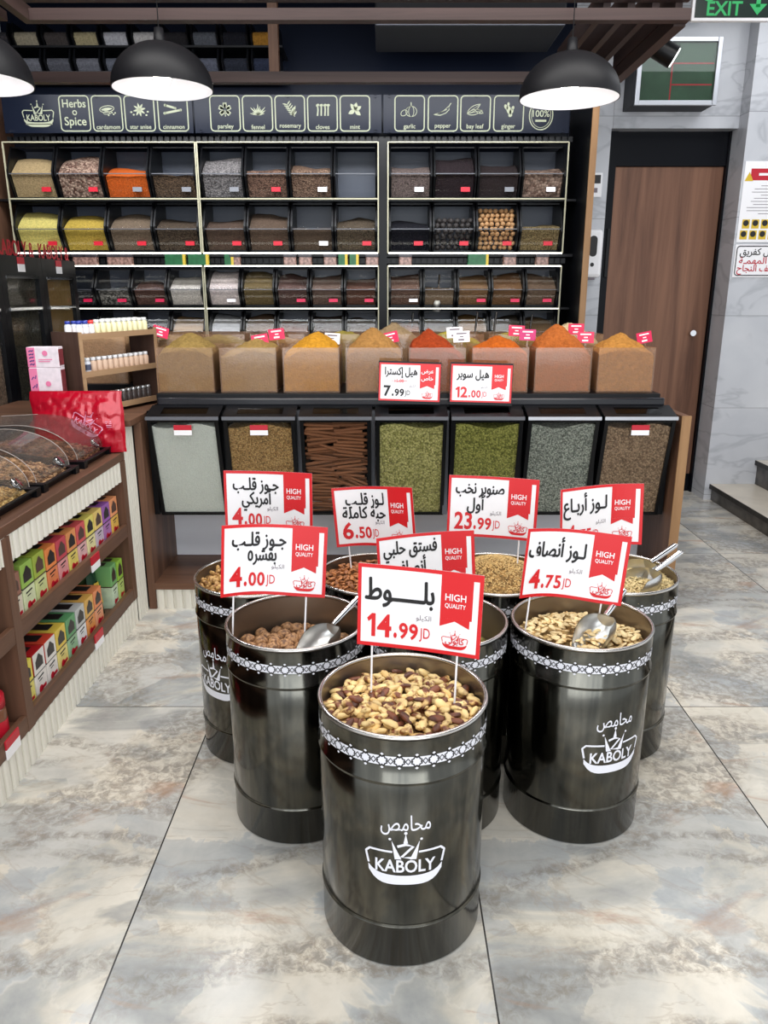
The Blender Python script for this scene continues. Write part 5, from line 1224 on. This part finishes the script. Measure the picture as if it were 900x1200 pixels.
# ================================================================== scoops
def scoop(label, tip, heel, roll=0.0, r=.056, hl=.12, pitch_h=0.0):
    """metal scoop: half-round bowl from tip (mouth) to heel, then a round handle going on in the same line"""
    A = Vector(tip); B = Vector(heel); d = (B - A); L_ = d.length; d.normalize()
    side = d.cross(Vector((0, 0, 1))).normalized(); up = side.cross(d).normalized()
    t = thing('scoop', label, 'scoop', tuple(B), group=None)
    Mx = Matrix((side, d, up)).transposed().to_4x4(); 
    t.rotation_euler = (Mx @ Matrix.Rotation(roll, 4, 'Y')).to_euler()
    def bowl(off):
        def f(u, v):
            y = -L_ * (1 - v)           # v=0 mouth, v=1 heel
            op = .5 + .5 * min(1, v * 1.9)
            a = -PI / 2 - (PI * .62) * op * (1 - 2 * u) * (1)
            rr = (r + off) * (.84 + .16 * min(1, v * 2.5)) * math.sqrt(1 - .72 * max(0, (v - .62) / .38) ** 2)
            mouth = (1 - v) * 0.0
            lift = .0
            return (rr * math.cos(a), y - (.05 * (1 - math.cos((u - .5) * 2 * 1.2)) * -1 if v < .01 else 0), rr * math.sin(a) + lift)
        return f
    MB().grid(bowl(0), 20, 18).grid(lambda u, v: bowl(-.0018)(1 - u, v), 20, 18).obj('bowl', M_STEEL, t)
    n = 21; rr = r * math.sqrt(.28); pts = []
    for i in range(n):
        u = i / (n - 1); a = -PI / 2 - (PI * .62) * (1 - 2 * u); pts.append((rr * math.cos(a), 0.0, rr * math.sin(a)))
    MB().add(pts + [(x, .002, z) for x, y, z in pts], [tuple(range(n)), tuple(range(n, 2 * n))[::-1]]).obj('bowl_back', M_STEEL, t)
    hd = MB().tube([(0, .001, r * .18), (0, .02, r * .22), (0, hl, r * .55)], [.008, .0095, .0105], 14).obj('handle', M_CHROME, t)
    MB().tube([(.006 * math.cos(k * PI / 5), hl + .006 + .006 * math.sin(k * PI / 5), r * .55) for k in range(11)], .0018, 6).obj('hanging_ring', M_CHROME, hd)
    return t
scoop('metal scoop lying in the whole walnuts, handle to the right', (-.235, 1.965, .562), (-.150, 2.085, .592), r=.05, hl=.13)
scoop('metal scoop lying in the flat almond halves, handle to the right', (.548, 1.935, .612), (.640, 2.045, .640), r=.05, hl=.12)
scoop('nearer of two metal scoops in the almond slivers, back right', tuple(at(722, 694, 2.37)), tuple(at(768, 672, 2.43)), r=.058, hl=.11)
scoop('farther of two metal scoops in the almond slivers, back right', tuple(at(722, 680, 2.47)), tuple(at(762, 662, 2.54)), r=.058, hl=.12)
# three scoops standing in the bottom-row wall bins
def bin_scoop(u, v, Y, label):
    p = at(u, v, Y)
    t = thing('scoop', label, 'scoop', p, (.25, .06, 0))
    MB().tube([(0, 0, -.10), (0, 0, .07)], .007, 10).obj('handle', M_CHROME, t)
    MB().grid(lambda a, b: (.03 * math.cos(PI + PI * a), .03 * math.sin(PI + PI * a) * .8, -.18 + .08 * b), 10, 3).obj('bowl', M_STEEL, t)
bin_scoop(483, 378, FY + .05, 'small metal scoop standing in the burnt orange powder of the bottom row')
bin_scoop(558, 378, FY - .06, 'small metal scoop standing before the golden brown bin of the bottom row')
bin_scoop(580, 378, FY - .06, 'small metal scoop standing before the shadowy brown bin of the bottom row')
bin_scoop(622, 380, FY + .03, 'small metal scoop leaning in the rightmost bin of the bottom row')
bin_scoop(514, 334, FY + .05, 'short metal scoop standing in the pale brown powder of the third row')
# ================================================================== price signs
def sheet_fn(w_, h_, bow, off, wave=0.0):
    def g(o):
        def fn(a, b):          # a 0..1 left-right, b 0..1 top-down
            y = bow * math.sin(PI * a) + wave * math.sin(2 * PI * a) * (0.4 + .6 * b)
            return ((a - .5) * w_, y - o, (.5 - b) * h_)
        return fn
    return g(off)
def sign_print(t, fw, lines, price, w_, h_, small_old=None, pcol=None, ribbon=('HIGH', 'QUALITY'), unit=True):
    """all printing of a price sign; fw(off) gives the (a, b) -> 3-D map at a height off above the card"""
    f1, f2, f3 = fw(.0010), fw(.0018), fw(.0026)
    N = 20
    rd = MB()
    def rect(mb, a0, b0, a1, b1, f, n=N):
        n = max(1, int(n * (a1 - a0) + 1))
        mb.grid(lambda u, v: f(a0 + (a1 - a0) * u, b1 + (b0 - b1) * v), n, 1, 0, False)
    rect(rd, 0, 0, 1, .045, f1); rect(rd, 0, .955, 1, 1, f1); rect(rd, 0, .045, .028, .955, f1); rect(rd, .968, .045, 1, .955, f1)
    rd.obj('red_border', M_RED, t)
    rb = MB(); rect(rb, .668, .044, .905, .56, f1)
    for (a0, a1) in ((.668, .7865), (.7865, .905)):
        l = .66 if a0 == .668 else .585; r = .585 if a0 == .668 else .66
        rb.add([f1(a0, .56), f1(a1, .56), f1(a1, r), f1(a0, l)], [(0, 3, 2, 1)])
    rect(rb, .905, .044, .968, .085, f1); rect(rb, .905, .085, .922, .56, f1)
    rb_o = rb.obj('red_ribbon', M_RED, t)
    asp = h_ / w_
    def T(mb, s, a, b, size, al, bold, ar=False, wid=None, f=f2, xs=1.0):
        # sheet measured in heights; x to the right in heights
        fn = lambda x, y: f(x * asp, b - y)
        return put_text(mb, s, a / asp, 0, size, fn, al, bold, 0, wid, ar, True, xs)
    q = MB()
    if ribbon[0] == 'HIGH': T(q, 'HIGH', .7865, .30, .115, 'C', .012, wid=.235); T(q, 'QUALITY', .7865, .405, .075, 'C', .01, wid=.235)
    else: T(q, ribbon[0], .7865, .22, .15, 'C', .012, True); T(q, ribbon[1], .7865, .40, .15, 'C', .012, True)
    q.obj('ribbon_lettering', M_CARD, rb_o)
    nm = MB()
    for (s, b, size, a, al, wd) in lines: T(nm, s, a, b, size, al, .022, True, wd)
    nm.obj('product_name', M_INK, t)
    pc = pcol or M_RED
    if price:
        pm = MB(); big, small = price
        wb = .20 if len(big) == 2 else .118
        def TA(s, a, b, size, wid, bold): put_text(pm, s, a, 0, size, lambda x, y: f2(x, b - y), 'L', bold, 0, wid)
        put_digits(pm, big, .08, .385, wb, lambda x, y: f2(x, .735 - y), .026); x = .08 + wb + .018
        TA('.', x, .84, .40, .028, .026); x += .028 + .016
        put_digits(pm, small, x, .265, .155, lambda x, y: f2(x, .775 - y), .026); x += .155 + .012
        TA('JD', x, .80, .185, .085, .0); pm.obj('price', pc, t)
    if unit:
        g = MB(); T(g, 'الكيلو', .60, .60, .085, 'R', .0, True); g.obj('unit_note', M_GREYINK, t)
    if small_old:
        g = MB(); T(g, small_old, .33, .47, .12, 'C', .01); fn = lambda x, y: f3(x * asp, .47 - y); stroke(g, [(.20 / asp, 0), (.46 / asp, 0)], .012, fn); g.obj('old_price', M_RED, t)
    e = MB(); sc = .19
    fe = lambda x, y: f2(.795 + x * asp / h_, .825 - y / h_)
    W_ = .27 * h_ / 1.0
    crown_badge(e, fe, W_ * 1.12, latin=False)
    e.obj('red_emblem', M_RED, t)
def price_sign(label, pos, yaw, tilt, roll, lines, price, bow=.02, wave=0.0, sticks=(.12, .82), sl=(.16, .16)):
    w_, h_ = .297, .21
    t = thing('price_sign', label, 'sign', pos, group='red framed price signs')
    Mr = Matrix.Rotation(math.radians(yaw), 4, 'Z') @ Matrix.Rotation(math.radians(-tilt), 4, 'X') @ Matrix.Rotation(-math.radians(roll), 4, 'Y')
    t.rotation_euler = Mr.to_euler()
    fw = lambda off: sheet_fn(w_, h_, bow, off, wave)
    f0 = fw(0); f00 = fw(-.0006)
    MB().grid(lambda u, v: f0(u, 1 - v), 24, 1).grid(lambda u, v: f00(1 - u, 1 - v), 24, 1).obj('card', M_CARD, t)
    sign_print(t, fw, lines, price, w_, h_)
    inv = Mr.to_3x3().inverted()
    for a, l in zip(sticks, sl):
        top = Vector(f0(a, .55)) + Vector((0, .004, 0)); edge = Vector(f0(a, 1.0)) + Vector((0, .004, 0))
        MB().tube([top, edge, edge + Vector((0, 0.004, -l))], .0026, 8).obj('stick', M_CARD, t)
    return t
def ln(*a): return a
L2 = lambda s1, s2, z1=.27, z2=.27, w1=None, w2=None, a1=.61, a2=.52: [(s1, .235, z1, a1, 'R', w1), (s2, .455, z2, a2, 'R', w2)]
price_sign('price sign reading 14.99 on the foremost drum', (.082, 1.672, .825), -13, 0, -1.5, [('بلـــــوط', .33, .36, .615, 'R', .78)], ('14', '99'), bow=.006, sl=(.20, .17))
price_sign('price sign reading 4.00 over the whole walnuts', (-.312, 2.06, .806), 10, 4, -4.0, L2('جـوز قلـب', 'بقشره', .27, .27, .72, .38), ('4', '00'), bow=.03, wave=.008, sl=(.21, .20))
price_sign('price sign reading 4.00 over the walnut kernels, back left', (-.380, 2.43, .878), -8, 3, 0, L2('جـوز قلـب', 'أمريكي', .27, .27, .72, .46), ('4', '00'), bow=.012, sl=(.18, .18))
price_sign('price sign reading 6.50 over the whole almonds', (-.036, 2.50, .806), -22, 2, 6, L2('لـوز قلـب', 'حبة كاملة', .27, .27, .66, .74, .61, .62), ('6', '50'), bow=.03, wave=.01, sl=(.17, .18))
price_sign('price sign reading 23.99 over the pine nuts', (.362, 2.47, .850), -10, 3, -1.0, L2('صنوبر نخب', 'أول', .27, .27, .76, .26, .62, .40), ('23', '99'), bow=.014, sl=(.15, .17))
price_sign('price sign reading 4.75 over the almond slivers, back right', (.722, 2.44, .826), 12, 4, 1.0, [('لـوز أربـاع', .30, .30, .61, 'R', .80)], ('4', '75'), bow=.030, wave=-.01, sl=(.17, .15))
price_sign('price sign reading 4.75 over the flat almond halves', (.549, 2.075, .784), 0, 2, -4.6, [('لـوز أنصاف', .30, .30, .61, 'R', .80)], ('4', '75'), bow=.034, wave=.01, sl=(.19, .15))
price_sign('price sign half hidden behind the foremost sign, over the middle drum', (.13, 2.19, .742), 6, 3, 3, L2('فستق حلبي', 'أنصاف', .27, .27, .78, .46, .62, .50), None, bow=.02, sl=(.15, .15))
def counter_sign(label, u, v, yaw, tilt, roll, lines, price, old=None, ribbon=('HIGH', 'QUALITY'), pcol=None):
    w_, h_ = .292, .178
    p = at(u, v, 3.69)
    t = thing('counter_sign', label, 'sign', p, (math.radians(-tilt), math.radians(-roll), math.radians(yaw)), group='price signs on the counter edge')
    fw = lambda off: (lambda a, b: ((a - .5) * w_, -off, (.5 - b) * h_))
    MB().box((-w_ / 2, 0, -h_ / 2), (w_ / 2, .002, h_ / 2)).obj('card', M_CARD, t)
    MB().box((-w_ / 2 - .003, .0025, -h_ / 2 - .006), (w_ / 2 + .003, .012, h_ / 2 + .008)).box((-w_ / 2 - .003, -.012, -h_ / 2 - .012), (w_ / 2 + .003, .012, -h_ / 2 - .0062)).obj('black_holder', M_BLACKP, t)
    sign_print(t, fw, lines, price, w_, h_, old, pcol, ribbon)
counter_sign('price sign reading 7.99 on the counter edge, left of the pair', 480, 448, 0, 6, -1.8, [('هيل إكسترا', .25, .28, .62, 'R', .86)], ('7', '99'), '15.00', ('عرض', 'خاص'), M_INK)
counter_sign('price sign reading 12.00 on the counter edge, right of the pair', 564, 449.5, 0, 6, -1.5, [('هيل سوبر', .28, .30, .62, 'R', .86)], ('12', '00'))
# ================================================================== lamps
def pendant(label, x, y, z, r):
    t = thing('pendant_lamp', label, 'lamp', (x, y, z), group='black dome pendant lamps')
    dome = lambda off, n: [((r - off) * math.cos(k / n * PI / 2), (r * .82 - off) * math.sin(k / n * PI / 2)) for k in range(n)] + [(.02, r * .82 - off)]
    MB().lathe([(r, -.006)] + dome(0, 16), 64).obj('lamp_shade', M_SHADE, t)
    MB().lathe([(r - .004, -.006)] + dome(.006, 16), 64).obj('shade_lining', M_SHADEIN, t)
    MB().lathe([(r, -.006), (r - .004, -.006)], 64).obj('shade_rim', M_SHADE, t)
    MB().lathe([(0.0, r * .82 + .05), (.018, r * .82 + .05), (.024, r * .82), (.024, r * .82 - .03), (0, r * .82 - .03)], 20).obj('lamp_holder', M_SHADE, t)
    MB().lathe([(0, -.0), (.022, .008), (.035, .03), (.036, .05), (.026, .08), (.016, .10), (.016, r * .82 - .02)], 20).obj('bulb', M_BULB, t)
    MB().tube([(0, 0, r * .82 + .05), (0, 0, 3.449 - z)], .0022, 6).obj('cord', M_BLACKP, t)
    l = bpy.data.lights.new('lamp_light', 'SPOT'); l.energy = 22; l.spot_size = 2.6; l.spot_blend = .6; l.shadow_soft_size = .12; l.color = (.96, .97, 1.0)
    o = bpy.data.objects.new('lamp_light', l); COL.objects.link(o); o.parent = t; o.location = (0, 0, -.01)
pendant('black dome pendant lamp over the left rack of spice bins', -.905, 3.50, 2.345, .203)
pendant('black dome pendant lamp near the door side', .76, 3.50, 2.31, .203)
pendant('black dome pendant lamp cut by the left edge of the picture', -1.485, 3.10, 2.275, .205)
# ================================================================== slatted wooden frame under the ceiling
cp = thing('ceiling_canopy', 'dark slatted wooden frame hanging under the ceiling above the counters', 'frame', (0, 4.0, 2.6))
cbx = lambda a, b: MB().box((a[0], a[1] - 4.0, a[2] - 2.6), (b[0], b[1] - 4.0, b[2] - 2.6))
cbx((-1.44, 3.55, 2.605), (1.245, 3.60, 2.648)).obj('beam', M_DARKWOOD, cp)
cbx((-1.44, 3.55, 2.682), (1.245, 3.60, 2.76)).obj('beam', M_DARKWOOD, cp)
cbx((-2.35, 4.50, 2.60), (1.245, 4.55, 2.65)).obj('beam', M_DARKWOOD, cp)
cbx((-2.35, 4.50, 2.98), (1.245, 4.55, 3.04)).obj('beam', M_DARKWOOD, cp)
cbx((-.60, 4.50, 2.6505), (-.55, 4.55, 2.9795)).obj('post', M_WALNZ, cp)
for k, x in enumerate((1.195, 1.10, 1.0, .90)):
    cbx((x, 3.601, 2.66), (x + .03, 4.499, 2.75)).obj('slat', M_DARKWOODY, cp)
cbx((1.195, 3.601, 2.596), (1.244, 4.499, 2.655)).obj('beam', M_DARKWOODY, cp)
cbx((-1.475, 1.2, 2.605), (-1.441, 3.60, 2.66)).obj('beam', M_DARKWOODY, cp)
cbx((-1.60, 1.2, 2.615), (-1.55, 3.60, 2.65)).obj('slat', M_DARKWOODY, cp)
cbx((-1.60, 3.56, 2.80), (1.24, 3.59, 2.85)).obj('slat', M_DARKWOOD, cp)
for x in (-1.45, 1.15): cbx((x, 3.57, 2.851), (x + .02, 3.585, 3.449)).obj('hanger', M_BLACKP, cp)
dct = MB().box((-.05, 4.8, 2.95), (1.0, 5.30, 3.25), bev=.01).obj('air_duct', M_DARKW); tag(dct, 'dark rectangular air duct under the ceiling beyond the wooden frame', 'duct')
MB().box((.1, 5.301, 3.0), (.9, 5.40, 3.2)).obj('duct_collar', M_DARKW, dct)
for x in (.1, .85): MB().tube([(x, 5.05, 3.251), (x, 5.05, 3.449)], .005, 6).obj('hanger_rod', M_BLACKP, dct)
# spotlight on the corner of the frame
sp = thing('spotlight', 'black track spotlight aimed down right below the frame corner', 'lamp', at(748, 44, 4.2))
MB().box((-.03, -.02, .06), (.03, .02, .10)).tube([(0, 0, .065), (0, 0, -.01)], .008, 8).tube([(0, 0, .10), (0, 0, .55)], .006, 8).obj('mount', M_BLACKP, sp)
dv = Vector((.155, -.02, -.085)); q0 = Vector((0.02, 0, -.005))
MB().tube([q0, q0 + dv * .55, q0 + dv], [.045, .05, .052], 24).obj('can', M_BLACKP, sp)
MB().tube([q0 + dv * 1.001, q0 + dv * 1.03], [.044, .044], 24).obj('lens', mat('spot_lens', (246, 246, 240), .4, emit=3), sp)
# exit sign
es = thing('exit_sign', 'green lit exit sign with a white frame hanging at the top right corner', 'sign', at(859, 1, 4.5))
MB().box((-.205, 0, -.09), (.205, .03, .09), bev=.004).obj('housing', M_CARD, es)
MB().box((-.19, -.003, -.076), (.19, -.0005, .078)).obj('face', mat('exit_face', (22, 40, 34), .3), es)
M_EXG = mat('exit_green', (40, 150, 84), .4, emit=.3)
mb = MB(); fn = lambda a, b: (a, -.004, b)
put_text(mb, 'EXIT', -.04, -.035, .09, fn, 'C', .02); put_text(mb, 'مخرج', -.06, .04, .09, fn, 'C', .01, ar=True)
stroke(mb, [(.13, .05), (.13, -.03)], .022, fn); poly_flat(mb, [(.085, -.015), (.13, -.065), (.175, -.015)], fn); mb.obj('green_lettering', M_EXG, es)
MB().tube([(0, .015, .09), (0, .015, .6)], .006, 8).obj('hanger', M_CARD, es)
# framed glass cabinet on the wall above the door
gc = thing('glass_cabinet', 'aluminium framed glass wall cabinet above the door with painted green and red reflections', 'cabinet', (1.935, 5.859, 2.93)); gc.scale = (.85, 1, .84)
MB().box((-.34, -.20, -.235), (.30, -.001, .235)).obj('case', M_DARKW, gc)
fr = MB()
for a, b in (((-.325, -.225, -.24), (-.29, -.2005, .24)), ((.28, -.225, -.24), (.315, -.2005, .24)), ((-.289, -.225, .205), (.279, -.2005, .24)), ((-.289, -.225, -.24), (.279, -.2005, -.205))): fr.box(a, b, bev=.003)
fr.obj('frame', M_ALU, gc)
bk = MB().box((-.289, -.2035, -.204), (.279, -.2005, .204)).obj('backing', mat('painted_green_reflection', (54, 76, 58), .4, var=.3, vscale=6), gc)  # green reflection in the glass door, painted on the backing
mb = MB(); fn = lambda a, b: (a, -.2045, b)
stroke(mb, [(-.05, .06), (.27, .06)], .010, fn); stroke(mb, [(-.05, -.09), (.27, -.09)], .010, fn); stroke(mb, [(-.05, -.2), (-.05, .06)], .010, fn); mb.obj('painted_red_reflection', M_CRIM, bk)  # reflected red sign lines, drawn as flat strokes on the backing
MB().box((-.289, -.216, -.204), (.279, -.213, .204)).obj('glass', clear('cabinet_glass', (240, 246, 242), .05, .02, .12), gc)
# switch plate and soap dispenser beside the door
p = at(698, 217, 5.86)
sw = thing('switch_plate', 'white wall switch with a small display between shelf and door', 'switch', p)
MB().box((-.042, -.012, -.08), (.042, -.0005, .08), bev=.003).obj('plate', M_CARD, sw); MB().box((-.03, -.0145, .01), (.03, -.0125, .065)).obj('display', M_INK, sw)
MB().box((-.012, -.016, -.05), (.012, -.0125, -.02), bev=.001).obj('button', M_GREYINK, sw)
p = at(690, 298, 5.86)
sd_ = thing('soap_dispenser', 'white wall soap dispenser with a black window beside the door', 'dispenser', p)
MB().box((-.07, -.11, -.165), (.07, -.0005, .165), bev=.025).obj('casing', M_CARD, sd_)
poly = rrect(-.028, -.02, .028, .12, .026)
mb = MB(); fnp = lambda a, b: (a, -.1112, b); poly_flat(mb, poly, fnp); mb.obj('black_window', M_INK, sd_)
mb = MB(); disc(mb, 0, -.075, .014, fnp); mb.obj('sensor_eye', M_INK, sd_)
MB().box((-.03, -.10, -.178), (.03, -.03, -.1655), bev=.004).obj('nozzle', M_GREYINK, sd_)
# posters on the tiled wall at the right
ps = thing('safety_poster', 'white safety poster with red header and yellow pictograms on the right wall', 'poster', (2.665, 5.714, 2.137))
MB().box((-.19, -.004, -.262), (.45, -.0005, .262)).obj('sheet', M_CARD, ps)
mb = MB(); fn = lambda a, b: (a, -.005, b)
mb.add([fn(-.145, .14), fn(.45, .14), fn(.45, .215), fn(-.145, .215)], [(0, 1, 2, 3)]); mb.obj('red_header', M_CRIM, ps)
mb = MB(); fnl = lambda a, b: (a, -.0055, b); stroke(mb, [(-.09, .178), (.40, .178)], .016, fnl); mb.obj('header_line', M_CARD, ps)
M_WY = mat('warning_yellow', (214, 178, 40), .4)
mb = MB(); poly_flat(mb, [(-.185, .135), (-.125, .135), (-.155, .195)], fnl); mb.obj('warning_triangle', M_WY, ps)
for r in range(2):
    for k in range(6):
        xa, za = -.165 + k * .066 - r * .008, -.172 - r * .072
        q = MB().add([fn(xa, za), fn(xa + .052, za), fn(xa + .052, za + .06), fn(xa, za + .06)], [(0, 1, 2, 3)]).obj('pictogram', M_WY, ps)
        mb = MB(); disc(mb, xa + .026, za + .036, .02, fnl); mb.obj('black_disc', M_INK, q)
mb = MB(); rnd = random.Random(4)
for k in range(10): stroke(mb, [(-.10 - .06 * rnd.random() + .05 * (k % 3 == 0), .105 - k * .02), (.43, .105 - k * .02)], .0035, fn)
mb.obj('text_lines', M_GREYINK, ps)
ts = thing('teamwork_sign', 'white sign with black border and Arabic lettering below the safety poster', 'sign', (2.665, 5.714, 1.75))
MB().box((-.19, -.005, -.11), (.30, -.0005, .11), bev=.001).obj('plate', M_CARD, ts)
fn = lambda a, b: (a, -.0062, b)
mb = MB(); stroke(mb, rrect(-.178, -.098, .288, .098, .02), .007, fn, 0, True)
put_text(mb, 'نعمل كفريق', -.155, .054, .062, fn, 'L', .015, ar=True, wid=.29); mb.obj('black_lettering', M_INK, ts)
mb = MB(); put_text(mb, 'نجزء المهمـة', -.155, -.004, .06, fn, 'L', .015, ar=True, wid=.33); put_text(mb, 'نضاعف النجاح', -.165, -.060, .06, fn, 'L', .015, ar=True, wid=.34); mb.obj('red_lettering', M_CRIM, ts)
